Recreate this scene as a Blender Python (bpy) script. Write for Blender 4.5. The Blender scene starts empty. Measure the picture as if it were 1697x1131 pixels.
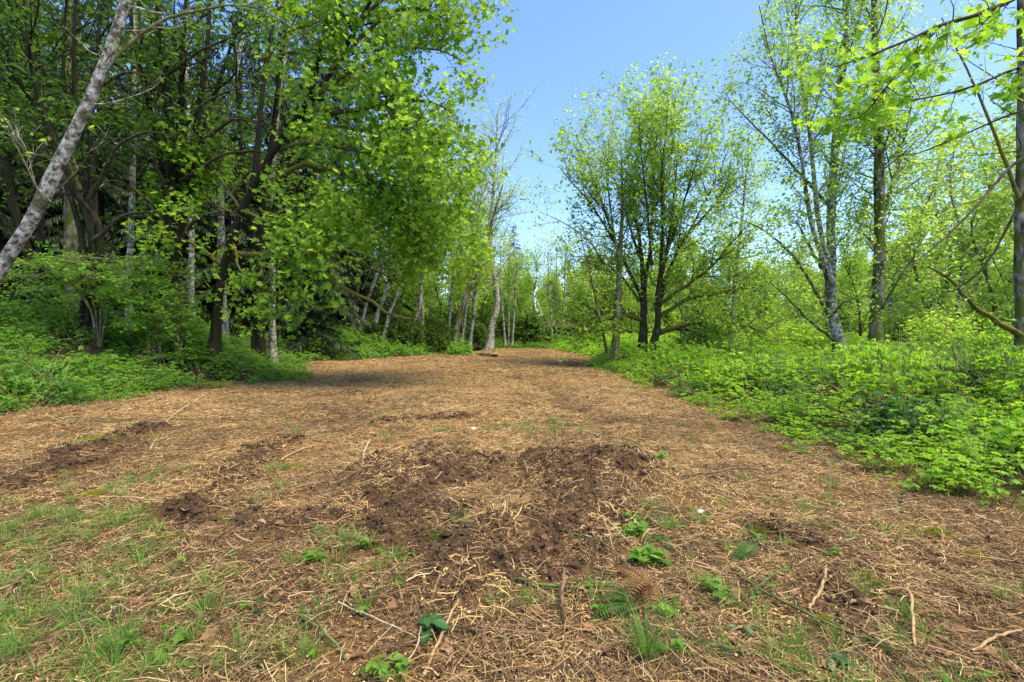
import bpy, math
import numpy as np
from mathutils import Vector

sc = bpy.context.scene
COL = sc.collection
R = math.radians

# ------------------------------------------------------------------ camera, sky, sun, exposure
FPX = 801.0                      # focal length in photo pixels (photo 1697 wide)
CX, HY = 848.5, 556.0            # principal column, horizon row
CAMH = 1.6
cam = bpy.data.cameras.new('camera')
cam.sensor_width = 36.0
cam.lens = FPX / 1697.0 * 36.0
cam.shift_y = -(565.5 - HY) / 1697.0
cam.clip_start = 0.05
cam.clip_end = 2000.0
camo = bpy.data.objects.new('camera', cam)
COL.objects.link(camo)
camo.location = (0, 0, CAMH)
camo.rotation_euler = (R(90), 0, 0)
sc.camera = camo

SUN_AZ, SUN_EL = R(118), R(66)   # clockwise from the view direction
world = bpy.data.worlds.new('World')
sc.world = world
world.use_nodes = True
wn, wl = world.node_tree.nodes, world.node_tree.links
sky = wn.new('ShaderNodeTexSky')
sky.sky_type = 'NISHITA'
sky.sun_disc = False
sky.sun_elevation = SUN_EL
sky.sun_rotation = SUN_AZ
sky.air_density = 1.0
sky.dust_density = 0.9
sky.ozone_density = 3.0
# a few thin low clouds mixed over the sky colour
tc = wn.new('ShaderNodeTexCoord')
mp = wn.new('ShaderNodeMapping'); mp.inputs['Scale'].default_value = (1, 1, 2.6)
nz = wn.new('ShaderNodeTexNoise'); nz.inputs['Scale'].default_value = 5.0; nz.inputs['Detail'].default_value = 7; nz.inputs['Roughness'].default_value = .6
cr = wn.new('ShaderNodeValToRGB'); cr.color_ramp.elements[0].position = .70; cr.color_ramp.elements[1].position = .80
cr.color_ramp.elements[1].color = (.8, .8, .8, 1)
mx = wn.new('ShaderNodeMix'); mx.data_type = 'RGBA'
mx.inputs['B'].default_value = (9.0, 9.2, 9.6, 1)
wl.new(tc.outputs['Generated'], mp.inputs['Vector']); wl.new(mp.outputs[0], nz.inputs['Vector'])
wl.new(nz.outputs[0], cr.inputs[0]); wl.new(cr.outputs[0], mx.inputs['Factor'])
hsv = wn.new('ShaderNodeHueSaturation'); hsv.inputs['Saturation'].default_value = 1.14; hsv.inputs['Hue'].default_value = .508
wl.new(sky.outputs[0], hsv.inputs['Color']); wl.new(hsv.outputs[0], mx.inputs['A'])
bg = wn['Background']
wl.new(mx.outputs['Result'], bg.inputs['Color'])
bg.inputs['Strength'].default_value = 0.145

sl = bpy.data.lights.new('sun', 'SUN')
sl.energy = 3.0
sl.angle = R(38)
sl.color = (1.0, .86, .56)
so = bpy.data.objects.new('sun', sl)
COL.objects.link(so)
SD = Vector((math.sin(SUN_AZ) * math.cos(SUN_EL), math.cos(SUN_AZ) * math.cos(SUN_EL), math.sin(SUN_EL)))
so.rotation_euler = SD.to_track_quat('Z', 'Y').to_euler()
so.location = (20, -20, 40)

vs = sc.view_settings
sc.display_settings.display_device = 'sRGB'
vs.view_transform = 'Standard'
vs.look = 'None'
vs.exposure = 1.36
vs.gamma = 1.0
vs.use_curve_mapping = False
cy = sc.cycles
cy.max_bounces = 5; cy.diffuse_bounces = 3; cy.glossy_bounces = 2; cy.transmission_bounces = 4; cy.transparent_max_bounces = 4
cy.caustics_reflective = False; cy.caustics_refractive = False

# ------------------------------------------------------------------ numeric helpers
def nrm(v):
    return v / np.maximum(np.linalg.norm(v, axis=-1, keepdims=True), 1e-9)

def _hash(ix, iy, s):
    h = (ix.astype(np.int64) * 374761393 + iy.astype(np.int64) * 668265263 + s * 1442695041) & 0x7fffffff
    h = ((h ^ (h >> 13)) * 1274126177) & 0x7fffffff
    return ((h ^ (h >> 16)) & 0xffff) / 65535.0

def noise(x, y, s=0):            # value noise -1..1
    x = np.asarray(x, float); y = np.asarray(y, float)
    ix, iy = np.floor(x), np.floor(y)
    fx, fy = x - ix, y - iy
    fx = fx * fx * (3 - 2 * fx); fy = fy * fy * (3 - 2 * fy)
    a = _hash(ix, iy, s); b = _hash(ix + 1, iy, s); c = _hash(ix, iy + 1, s); d = _hash(ix + 1, iy + 1, s)
    return ((a * (1 - fx) + b * fx) * (1 - fy) + (c * (1 - fx) + d * fx) * fy) * 2 - 1

def fbm(x, y, o=4, s=0):
    t = 0; a = .5
    for k in range(o):
        t = t + a * noise(x * 2 ** k + 17.3 * k, y * 2 ** k - 9.1 * k, s + k); a *= .5
    return t

def sstep(a, b, x):
    t = np.clip((x - a) / (b - a), 0, 1)
    return t * t * (3 - 2 * t)

def at(px, py, D):               # photo pixel at a chosen distance -> world point
    return np.array([(px - CX) / FPX * D, D, CAMH - (py - HY) / FPX * D])

def gp(px, py):                  # photo pixel on level ground -> x, y
    D = CAMH * FPX / (py - HY)
    return np.array([(px - CX) / FPX * D, D])

# ------------------------------------------------------------------ terrain
EL = np.array([(-30, -11.5), (1, -10.8), (9, -10.1), (13, -10.0), (15.0, -9.2), (17.0, -7.3), (18.6, -7.6), (20, -8.4), (23, -10.2), (26, -11.4), (29, -11.4), (30, -10.2), (32, -8.4), (35, -6.9), (40, -5.6), (44, -4.6), (53, -2.7), (58, -2.6), (200, -2.6)], float)
ER = np.array([(-30, 4.9), (4.5, 4.7), (5.4, 4.6), (7.2, 4.4), (9.6, 4.35), (15.3, 4.0), (20, 3.9), (25, 4.2), (29, 5.0), (35, 5.6), (45, 5.0), (53, 4.6), (58, 4.6), (200, 4.6)], float)
def edge_l(y): return np.interp(y, EL[:, 0], EL[:, 1])
def edge_r(y): return np.interp(y, ER[:, 0], ER[:, 1])

def capsule(x, y, a, b, r):
    a = np.asarray(a); b = np.asarray(b)
    d = b - a; L = max(d @ d, 1e-9)
    t = np.clip(((x - a[0]) * d[0] + (y - a[1]) * d[1]) / L, 0, 1)
    return np.hypot(x - a[0] - t * d[0], y - a[1] - t * d[1]) / r

SOILS = [(gp(300, 868), gp(400, 790), .30), (gp(390, 790), gp(470, 725), .34), (gp(640, 800), gp(735, 750), .50), (gp(740, 800), gp(800, 780), .36),
         (gp(905, 790), gp(1040, 805), .42), (gp(900, 850), gp(1030, 870), .40), (gp(800, 870), gp(815, 950), .30), (gp(740, 960), gp(760, 1000), .2),
         (gp(20, 800), gp(130, 760), .42), (gp(120, 750), gp(240, 712), .4), (gp(440, 870), gp(600, 840), .30), (gp(640, 700), gp(760, 690), .25),
         (gp(1370, 970), gp(1420, 1020), .16), (gp(960, 930), gp(1010, 950), .2), (gp(1290, 880), gp(1330, 895), .2), (gp(600, 870), gp(720, 880), .3), (gp(700, 790), gp(650, 880), .36), (gp(960, 800), gp(905, 930), .38), (gp(1005, 840), gp(965, 930), .3), (gp(760, 850), gp(740, 930), .26)]
def soil(x, y):
    m = np.zeros_like(x)
    for a, b, r in SOILS:
        m = np.maximum(m, 1 - sstep(.45, 1.25, capsule(x, y, a, b, r) + .75 * fbm(x * 2.2, y * 2.2, 4, 5)))
    return m

HOLE = gp(272, 872)
def height(x, y):
    x = np.asarray(x, float); y = np.asarray(y, float)
    z = .07 * fbm(x / 4, y / 4, 2, 1)
    near = 1 - sstep(14, 22, np.abs(y)); near = near * (1 - sstep(10, 16, np.abs(x)))
    z = z + near * (.035 * fbm(x * .9, y * .9, 3, 2) + .016 * noise(x * 4, y * 4, 3))
    s = np.maximum(edge_l(y) - x, 0)
    k = .29 - .10 * sstep(20, 34, y)
    z = z + 2.3 * np.tanh(k * s * sstep(0, 3.8, s) / 2.3) + .12 * fbm(x / 2, y / 2, 2, 8) * sstep(0, 2, s)
    q = np.maximum(x - edge_r(y), 0)
    z = z + .28 * sstep(0, 3.5, q) + .1 * fbm(x / 3, y / 3, 2, 9) * sstep(0, 2, q)
    so_ = soil(x, y) * near
    z = z + so_ * (.03 + .13 * fbm(x * 3.1, y * 3.1, 3, 11) + .04 * noise(x * 9, y * 9, 14) + .018 * noise(x * 19, y * 19, 15))
    z = z - .035 * sstep(.05, .35, fbm(x * 1.1 + 3.1 * fbm(x * .1, y * .1, 2, 45), y * .16, 3, 46)) * (1 - sstep(0, 1, s)) * (1 - sstep(0, 1, q))
    z = z + .27 * np.exp(-capsule(x, y, gp(905, 785), gp(1060, 800), .5) ** 2)
    z = z + .17 * np.exp(-capsule(x, y, gp(650, 790), gp(760, 770), .55) ** 2)
    h = np.hypot((x - HOLE[0]) / 1.5, y - HOLE[1])
    z = z - .14 * np.exp(-(h / .13) ** 2) + .13 * np.exp(-(np.hypot((x - HOLE[0]) / 1.5, y - HOLE[1] - .22) / .15) ** 2)
    return z

def H(x, y): return float(height(np.array([x]), np.array([y]))[0])

def in_veg(x, y, wob=.35):
    e = wob * fbm(x * .8, y * .8, 3, 21)
    l = edge_l(y) - x + e * 1.5
    r = x - edge_r(y) + e
    b = (y - 57.0) + e
    return l, r, b

# ------------------------------------------------------------------ mesh builder
class MB:
    def __init__(s): s.v = []; s.f = []; s.n = 0
    def add(s, verts, faces, mat=0, smooth=False):
        verts = np.asarray(verts, np.float32).reshape(-1, 3)
        faces = np.asarray(faces, np.int64)
        s.v.append(verts); s.f.append((faces + s.n, mat, smooth)); s.n += len(verts)
        return s
    def mesh(s, name, mats):
        me = bpy.data.meshes.new(name)
        v = np.concatenate(s.v) if s.v else np.zeros((0, 3), np.float32)
        me.vertices.add(len(v)); me.vertices.foreach_set('co', v.astype(np.float32).ravel())
        if s.f:
            loops = np.concatenate([f.ravel() for f, _, _ in s.f]).astype(np.int32)
            tot = np.concatenate([np.full(len(f), f.shape[1]) for f, _, _ in s.f]).astype(np.int32)
            start = np.concatenate([[0], np.cumsum(tot)[:-1]]).astype(np.int32)
            mi = np.concatenate([np.full(len(f), m) for f, m, _ in s.f]).astype(np.int32)
            sm = np.concatenate([np.full(len(f), q) for f, _, q in s.f]).astype(bool)
            me.loops.add(len(loops)); me.loops.foreach_set('vertex_index', loops)
            me.polygons.add(len(tot)); me.polygons.foreach_set('loop_start', start); me.polygons.foreach_set('loop_total', tot)
            me.polygons.foreach_set('material_index', mi); me.polygons.foreach_set('use_smooth', sm)
        for m in (mats if isinstance(mats, (list, tuple)) else [mats]): me.materials.append(m)
        me.update(calc_edges=True)
        return me
    def tubes(s, pts, rad, sides=6, mat=0, cap=False, lump=0.0):
        """pts (T,N,3), rad (T,N)"""
        pts = np.asarray(pts, float); rad = np.asarray(rad, float)
        if pts.ndim == 2: pts = pts[None]; rad = rad[None]
        T, N, _ = pts.shape
        if T == 0: return s
        tan = nrm(np.gradient(pts, axis=1))
        m = nrm(pts[:, -1] - pts[:, 0])
        ref = np.where(np.abs(m[:, 2:3]) > .8, np.array([[1., .1, 0]]), np.array([[0, .1, 1.]]))
        u = nrm(np.cross(tan, ref[:, None, :])); w = np.cross(tan, u)
        a = np.arange(sides) / sides * 2 * np.pi
        rr_ = np.repeat(rad[:, :, None], sides, 2)
        if lump:
            sl_ = np.cumsum(np.concatenate([np.zeros((T, 1)), np.linalg.norm(np.diff(pts, axis=1), axis=2)], 1), 1)[:, :, None]
            ca, sa = np.cos(a)[None, None], np.sin(a)[None, None]
            rr_ = rr_ * (1 + lump * fbm(ca * 1.6 + sl_ * .9, sa * 1.6 + sl_ * .35 + 31.7, 3, 7) + lump * .8 * np.exp(-sl_ * 1.6) * np.abs(np.sin(np.arange(sides) / sides * 2 * np.pi * 2.5 + .7))[None, None])
        ring = pts[:, :, None, :] + rr_[:, :, :, None] * (np.cos(a)[None, None, :, None] * u[:, :, None, :] + np.sin(a)[None, None, :, None] * w[:, :, None, :])
        i = np.arange(N - 1)[:, None] * sides; j = np.arange(sides)[None]; jn = (np.arange(sides) + 1)[None] % sides
        q = np.stack([i + j, i + jn, i + sides + jn, i + sides + j], -1).reshape(-1, 4)
        F = (q[None] + (np.arange(T) * N * sides)[:, None, None]).reshape(-1, 4)
        s.add(ring.reshape(-1, 3), F, mat, True)
        if cap:
            for end in (0, N - 1):
                s.add(ring[:, end].reshape(-1, 3), np.arange(T * sides).reshape(T, sides), mat, False)
        return s
    def stamps(s, tv, tf, pos, rot, scale, mat=0, smooth=False):
        """template verts tv (k,3), faces tf, copied with matrices rot (n,3,3)"""
        n, k = len(pos), len(tv)
        if n == 0: return s
        sc_ = np.asarray(scale, float)
        sc_ = sc_[:, None, None] if sc_.ndim == 1 else sc_[:, None, :]
        V = np.einsum('nij,nkj->nki', rot, tv[None] * sc_) + pos[:, None, :]
        F = (np.asarray(tf)[None] + (np.arange(n) * k)[:, None, None]).reshape(-1, len(tf[0]))
        return s.add(V.reshape(-1, 3), F, mat, smooth)

def frames(d, n):
    """columns x,y,z with y along d, z near n"""
    d = nrm(d); x = nrm(np.cross(d, n)); z = np.cross(x, d)
    return np.stack([x, d, z], -1)

# leaf templates (base at the origin, pointing to +y, face to +z)
def tpl_maple():
    o = [(0, 0), (.44, .04), (.30, .24), (.56, .52), (.22, .60), (0, 1.0), (-.22, .60), (-.56, .52), (-.30, .24), (-.44, .04)]
    v = [(0, .36, -.06)] + [(x, y, .16 * abs(x) - .22 * max(0, y - .5)) for x, y in o]
    n = len(o)
    return np.array(v, float), [(0, 1 + i, 1 + (i + 1) % n) for i in range(n)]
def tpl_oval(w=.62):
    v = [(0, 0, 0), (w * .42, .28, .06), (w * .40, .62, .02), (0, 1, -.12), (-w * .40, .62, .02), (-w * .42, .28, .06), (0, .45, -.03)]
    return np.array(v, float), [(0, 1, 6), (1, 2, 6), (2, 3, 6), (3, 4, 6), (4, 5, 6), (5, 0, 6)]
def tpl_fold(w=.62):
    v = [(0, 0, 0), (w * .5, .45, .09), (0, 1, -.08), (-w * .5, .45, .09)]
    return np.array(v, float), [(0, 1, 2), (0, 2, 3)]
MAPLE, OVAL, FOLD = tpl_maple(), tpl_oval(), tpl_fold()

# ------------------------------------------------------------------ materials
def nodes_of(name):
    m = bpy.data.materials.new(name); m.use_nodes = True
    n, l = m.node_tree.nodes, m.node_tree.links
    return m, n, l, n['Principled BSDF'], n['Material Output']

def ramp(n, stops):
    r = n.new('ShaderNodeValToRGB'); e = r.color_ramp.elements
    while len(e) < len(stops): e.new(.5)
    for q, (p, c) in zip(e, stops): q.position = p; q.color = (*c, 1)
    return r

def leaf_mat(name, cols, trans=.45, rough=.5, tcol=2.1, warm=1.0):
    cols = [(c[0] * warm, c[1] * (1 + (warm - 1) * .3), c[2]) for c in cols]
    m, n, l, p, out = nodes_of(name)
    g = n.new('ShaderNodeNewGeometry')
    k = len(cols)
    r = ramp(n, [(i / max(1, k - 1), c) for i, c in enumerate(cols)])
    oi = n.new('ShaderNodeObjectInfo')
    ad = n.new('ShaderNodeMath'); ad.operation = 'MULTIPLY_ADD'; ad.inputs[1].default_value = .5
    ml = n.new('ShaderNodeMath'); ml.operation = 'MULTIPLY'; ml.inputs[1].default_value = .55
    l.new(g.outputs['Random Per Island'], ml.inputs[0]); l.new(oi.outputs['Random'], ad.inputs[0]); ad.inputs[1].default_value = .45
    l.new(ml.outputs[0], ad.inputs[2]); l.new(ad.outputs[0], r.inputs[0])
    hs = n.new('ShaderNodeHueSaturation'); hs.inputs['Value'].default_value = tcol; hs.inputs['Hue'].default_value = .485
    l.new(r.outputs[0], hs.inputs['Color'])
    l.new(r.outputs[0], p.inputs['Base Color'])
    p.inputs['Roughness'].default_value = rough
    p.inputs['Specular IOR Level'].default_value = .35
    t = n.new('ShaderNodeBsdfTranslucent'); l.new(hs.outputs[0], t.inputs['Color'])
    x = n.new('ShaderNodeMixShader'); x.inputs[0].default_value = trans
    l.new(p.outputs[0], x.inputs[1]); l.new(t.outputs[0], x.inputs[2]); l.new(x.outputs[0], out.inputs['Surface'])
    return m

def bark_mat(name, a, b, c, moss=(.10, .12, .02), mossy=.3, scale=6.0, zs=.3):
    m, n, l, p, out = nodes_of(name)
    tc = n.new('ShaderNodeTexCoord'); mp = n.new('ShaderNodeMapping'); mp.inputs['Scale'].default_value = (1, 1, zs)
    l.new(tc.outputs['Object'], mp.inputs['Vector'])
    n1 = n.new('ShaderNodeTexNoise'); n1.inputs['Scale'].default_value = scale; n1.inputs['Detail'].default_value = 8; n1.inputs['Roughness'].default_value = .68
    n2 = n.new('ShaderNodeTexNoise'); n2.inputs['Scale'].default_value = 1.7; n2.inputs['Detail'].default_value = 6; n2.inputs['Roughness'].default_value = .6
    l.new(mp.outputs[0], n1.inputs['Vector']); l.new(tc.outputs['Object'], n2.inputs['Vector'])
    r = ramp(n, [(.40, a), (.49, b), (.60, c)]); l.new(n1.outputs[0], r.inputs[0])
    mr = ramp(n, [(max(0.02, .62 - mossy * .5), (0, 0, 0)), (max(.1, .74 - mossy * .5), (1, 1, 1))]); l.new(n2.outputs[0], mr.inputs[0])
    mx = n.new('ShaderNodeMix'); mx.data_type = 'RGBA'
    l.new(mr.outputs[0], mx.inputs['Factor']); l.new(r.outputs[0], mx.inputs['A']); mx.inputs['B'].default_value = (*moss, 1)
    l.new(mx.outputs['Result'], p.inputs['Base Color'])
    p.inputs['Roughness'].default_value = .9; p.inputs['Specular IOR Level'].default_value = .15
    b_ = n.new('ShaderNodeBump'); b_.inputs['Strength'].default_value = .7; b_.inputs['Distance'].default_value = .03
    l.new(n1.outputs[0], b_.inputs['Height']); l.new(b_.outputs[0], p.inputs['Normal'])
    return m

def island_mat(name, stops, rough=.85, trans=0.0):
    m, n, l, p, out = nodes_of(name)
    g = n.new('ShaderNodeNewGeometry'); r = ramp(n, stops); l.new(g.outputs['Random Per Island'], r.inputs[0])
    l.new(r.outputs[0], p.inputs['Base Color']); p.inputs['Roughness'].default_value = rough; p.inputs['Specular IOR Level'].default_value = .2
    if trans:
        t = n.new('ShaderNodeBsdfTranslucent'); l.new(r.outputs[0], t.inputs[0]); x = n.new('ShaderNodeMixShader'); x.inputs[0].default_value = trans
        l.new(p.outputs[0], x.inputs[1]); l.new(t.outputs[0], x.inputs[2]); l.new(x.outputs[0], out.inputs['Surface'])
    return m

def plain_mat(name, a, b, scale=8, rough=.85, bump=.3):
    m, n, l, p, out = nodes_of(name)
    tc = n.new('ShaderNodeTexCoord'); n1 = n.new('ShaderNodeTexNoise'); n1.inputs['Scale'].default_value = scale; n1.inputs['Detail'].default_value = 6
    l.new(tc.outputs['Object'], n1.inputs['Vector']); r = ramp(n, [(.35, a), (.65, b)]); l.new(n1.outputs[0], r.inputs[0])
    l.new(r.outputs[0], p.inputs['Base Color']); p.inputs['Roughness'].default_value = rough; p.inputs['Specular IOR Level'].default_value = .2
    b_ = n.new('ShaderNodeBump'); b_.inputs['Strength'].default_value = bump; b_.inputs['Distance'].default_value = .02
    l.new(n1.outputs[0], b_.inputs['Height']); l.new(b_.outputs[0], p.inputs['Normal'])
    return m

M = {}
M['leaf_maple_l'] = leaf_mat('maple leaves', [(.055, .15, .014), (.088, .22, .02), (.13, .285, .026), (.20, .34, .034)], .55, warm=1.35)
M['leaf_maple_r'] = leaf_mat('young maple leaves', [(.085, .19, .02), (.13, .27, .028), (.185, .335, .036), (.26, .37, .045)], .58, warm=1.05)
M['leaf_big'] = leaf_mat('large maple leaves', [(.07, .19, .015), (.12, .28, .02), (.17, .35, .028), (.25, .39, .035)], .55, warm=1.0)
M['leaf_alder'] = leaf_mat('alder leaves', [(.11, .23, .03), (.17, .33, .04), (.24, .40, .05), (.32, .43, .07)], .6, warm=1.10)
M['leaf_mid'] = leaf_mat('shaded maple leaves', [(.03, .085, .01), (.045, .12, .013), (.07, .17, .018), (.11, .22, .024)], .45, warm=1.2)  # darker copy of the maple leaves: forest shade put into the colour
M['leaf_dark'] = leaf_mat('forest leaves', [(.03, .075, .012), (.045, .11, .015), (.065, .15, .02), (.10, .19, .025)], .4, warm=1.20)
M['leaf_far'] = leaf_mat('distant leaves', [(.13, .23, .04), (.19, .32, .05), (.26, .39, .065), (.34, .43, .09)], .55, warm=1.10)  # brightened and paled in colour, standing in for distance haze
M['needle'] = leaf_mat('conifer needles', [(.018, .040, .014), (.026, .058, .020), (.036, .078, .026)], .15, .6)
M['leaf_under_d'] = leaf_mat('dark nettle leaves', [(.03, .10, .014), (.05, .15, .02), (.075, .20, .025)], .4)
M['leaf_under_r'] = leaf_mat('bramble leaves', [(.075, .20, .012), (.15, .32, .014), (.22, .41, .018), (.31, .47, .025)], .5, warm=1.02)  # right side: sunlit tone of the undergrowth put into the leaf colour
M['leaf_under_l'] = leaf_mat('nettle leaves', [(.05, .15, .018), (.08, .22, .022), (.115, .29, .028), (.17, .34, .035)], .45, warm=1.20)  # deeper tone: shade of the left bank put into the leaf colour
M['leaf_vine'] = leaf_mat('vine maple leaves', [(.06, .17, .015), (.095, .24, .02), (.125, .29, .026)], .5, warm=1.10)
M['fern'] = leaf_mat('fern fronds', [(.035, .09, .014), (.05, .12, .018), (.07, .15, .02)], .35)
M['fern_dead'] = leaf_mat('dead fern', [(.16, .085, .03), (.22, .12, .045), (.28, .17, .07)], .3)
M['grass'] = leaf_mat('grass blades', [(.06, .15, .02), (.09, .21, .028), (.14, .26, .04), (.22, .28, .08)], .4)
M['sprout'] = leaf_mat('sprout leaves', [(.07, .17, .02), (.12, .25, .03), (.19, .32, .045)], .5)
M['sprout_dark'] = leaf_mat('ivy leaves', [(.02, .07, .02), (.03, .10, .025), (.05, .13, .03)], .2, .35)
M['bark_alder'] = bark_mat('alder bark', (.05, .042, .03), (.25, .235, .20), (.55, .54, .50), moss=(.075, .078, .03), mossy=.22, scale=9, zs=.9)
M['bark_grey'] = bark_mat('grey bark', (.045, .037, .026), (.17, .145, .11), (.33, .29, .235), mossy=.36, scale=6)
M['bark_maple'] = bark_mat('maple bark', (.028, .022, .016), (.075, .058, .042), (.13, .105, .08), moss=(.05, .05, .014), mossy=.34, scale=7)
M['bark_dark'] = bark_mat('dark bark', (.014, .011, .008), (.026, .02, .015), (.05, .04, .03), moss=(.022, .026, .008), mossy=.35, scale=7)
M['bark_moss'] = bark_mat('mossy bark', (.035, .03, .015), (.07, .06, .03), (.12, .10, .05), moss=(.14, .13, .025), mossy=.55, scale=9)
M['straw'] = island_mat('chopped straw', [(0, (.035, .022, .013)), (.12, (.10, .06, .032)), (.3, (.27, .155, .062)), (.55, (.42, .268, .112)), (.8, (.53, .365, .16)), (.97, (.61, .45, .22)), (1, (.5, .45, .36))])
M['straw_dark'] = island_mat('woody litter', [(0, (.03, .02, .012)), (.35, (.12, .08, .045)), (.6, (.21, .128, .056)), (.88, (.36, .24, .11)), (1, (.50, .39, .23))])
M['clod'] = plain_mat('soil clods', (.04, .025, .015), (.115, .072, .042), 30, .95, .5)
M['dead_leaf'] = leaf_mat('dry leaf', [(.16, .075, .035), (.25, .13, .065), (.36, .21, .12), (.42, .30, .20)], .25, .7)
M['cane_green'] = plain_mat('green cane', (.06, .085, .025), (.13, .16, .05), 14)
M['cane_tan'] = plain_mat('tan cane', (.30, .19, .09), (.45, .31, .17), 18)
M['cane_pale'] = plain_mat('pale cane', (.36, .34, .22), (.48, .44, .30), 14)
M['cane_brown'] = plain_mat('brown stick', (.07, .045, .025), (.19, .125, .075), 14)
M['white'] = plain_mat('white stone', (.55, .54, .50), (.75, .74, .70), 9)
M['moss'] = leaf_mat('moss cushion', [(.16, .19, .015), (.24, .27, .02), (.32, .34, .03)], .35, .8, 1.3)

def ground_mat():
    m, n, l, p, out = nodes_of('chopped ground')
    geo = n.new('ShaderNodeNewGeometry')
    def nz(scale, det=6, ro=.6):
        q = n.new('ShaderNodeTexNoise'); q.inputs['Scale'].default_value = scale; q.inputs['Detail'].default_value = det; q.inputs['Roughness'].default_value = ro
        l.new(geo.outputs['Position'], q.inputs['Vector']); return q
    fine, mid, big = nz(22, 8, .75), nz(3.2, 6, .6), nz(.5, 4)
    r1 = ramp(n, [(.32, (.03, .018, .01)), (.46, (.12, .066, .029)), (.58, (.27, .155, .064)), (.72, (.44, .28, .12))])
    l.new(fine.outputs[0], r1.inputs[0])
    r2 = ramp(n, [(.32, (.02, .0125, .008)), (.5, (.072, .041, .021)), (.7, (.15, .09, .046))]); l.new(fine.outputs[0], r2.inputs[0])
    a1 = n.new('ShaderNodeAttribute'); a1.attribute_name = 'soil'
    a2 = n.new('ShaderNodeAttribute'); a2.attribute_name = 'moss'
    a3 = n.new('ShaderNodeAttribute'); a3.attribute_name = 'humus'
    md = n.new('ShaderNodeMix'); md.data_type = 'RGBA'; md.inputs['B'].default_value = (.20, .125, .055, 1)
    rr = ramp(n, [(.42, (0, 0, 0)), (.68, (.75, .75, .75))]); l.new(mid.outputs[0], rr.inputs[0])
    l.new(rr.outputs[0], md.inputs['Factor']); l.new(r1.outputs[0], md.inputs['A'])
    mb_ = n.new('ShaderNodeMix'); mb_.data_type = 'RGBA'; mb_.blend_type = 'MULTIPLY'; mb_.inputs['Factor'].default_value = 1.0
    rb_ = ramp(n, [(.35, (.55, .5, .47)), (.6, (1, 1, 1))]); l.new(big.outputs[0], rb_.inputs[0]); l.new(md.outputs['Result'], mb_.inputs['A']); l.new(rb_.outputs[0], mb_.inputs['B'])
    mm = n.new('ShaderNodeMix'); mm.data_type = 'RGBA'; mm.inputs['B'].default_value = (.15, .15, .035, 1)
    mf = n.new('ShaderNodeMath'); mf.operation = 'MULTIPLY'; l.new(a2.outputs['Fac'], mf.inputs[0]); l.new(fine.outputs[0], mf.inputs[1])
    l.new(mf.outputs[0], mm.inputs['Factor']); l.new(mb_.outputs['Result'], mm.inputs['A'])
    ms = n.new('ShaderNodeMix'); ms.data_type = 'RGBA'
    l.new(a1.outputs['Fac'], ms.inputs['Factor']); l.new(mm.outputs['Result'], ms.inputs['A']); l.new(r2.outputs[0], ms.inputs['B'])
    mh = n.new('ShaderNodeMix'); mh.data_type = 'RGBA'; mh.inputs['B'].default_value = (.035, .03, .014, 1)
    l.new(a3.outputs['Fac'], mh.inputs['Factor']); l.new(ms.outputs['Result'], mh.inputs['A'])
    l.new(mh.outputs['Result'], p.inputs['Base Color']); p.inputs['Roughness'].default_value = .95; p.inputs['Specular IOR Level'].default_value = .1
    b = n.new('ShaderNodeBump'); b.inputs['Strength'].default_value = .8; b.inputs['Distance'].default_value = .03
    l.new(fine.outputs[0], b.inputs['Height']); l.new(b.outputs[0], p.inputs['Normal'])
    return m
M['ground'] = ground_mat()

# ------------------------------------------------------------------ object helpers
def link(name, data, parent=None, loc=None):
    o = bpy.data.objects.new(name, data); COL.objects.link(o)
    if parent is not None: o.parent = parent
    if loc is not None: o.location = loc
    return o
def tag(o, label=None, cat=None, group=None, kind=None):
    if label: o['label'] = label
    if cat: o['category'] = cat
    if group: o['group'] = group
    if kind: o['kind'] = kind
    return o
def empty(name, loc, label, cat, group=None, rz=0):
    o = link(name, None, None, loc); o.rotation_euler = (0, 0, rz); o.empty_display_size = .1
    return tag(o, label, cat, group)
def copy_tree(o, parent=None):
    c = o.copy(); COL.objects.link(c)
    if parent is not None: c.parent = parent
    for ch in list(o.children):
        copy_tree(ch, c)
    return c

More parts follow.
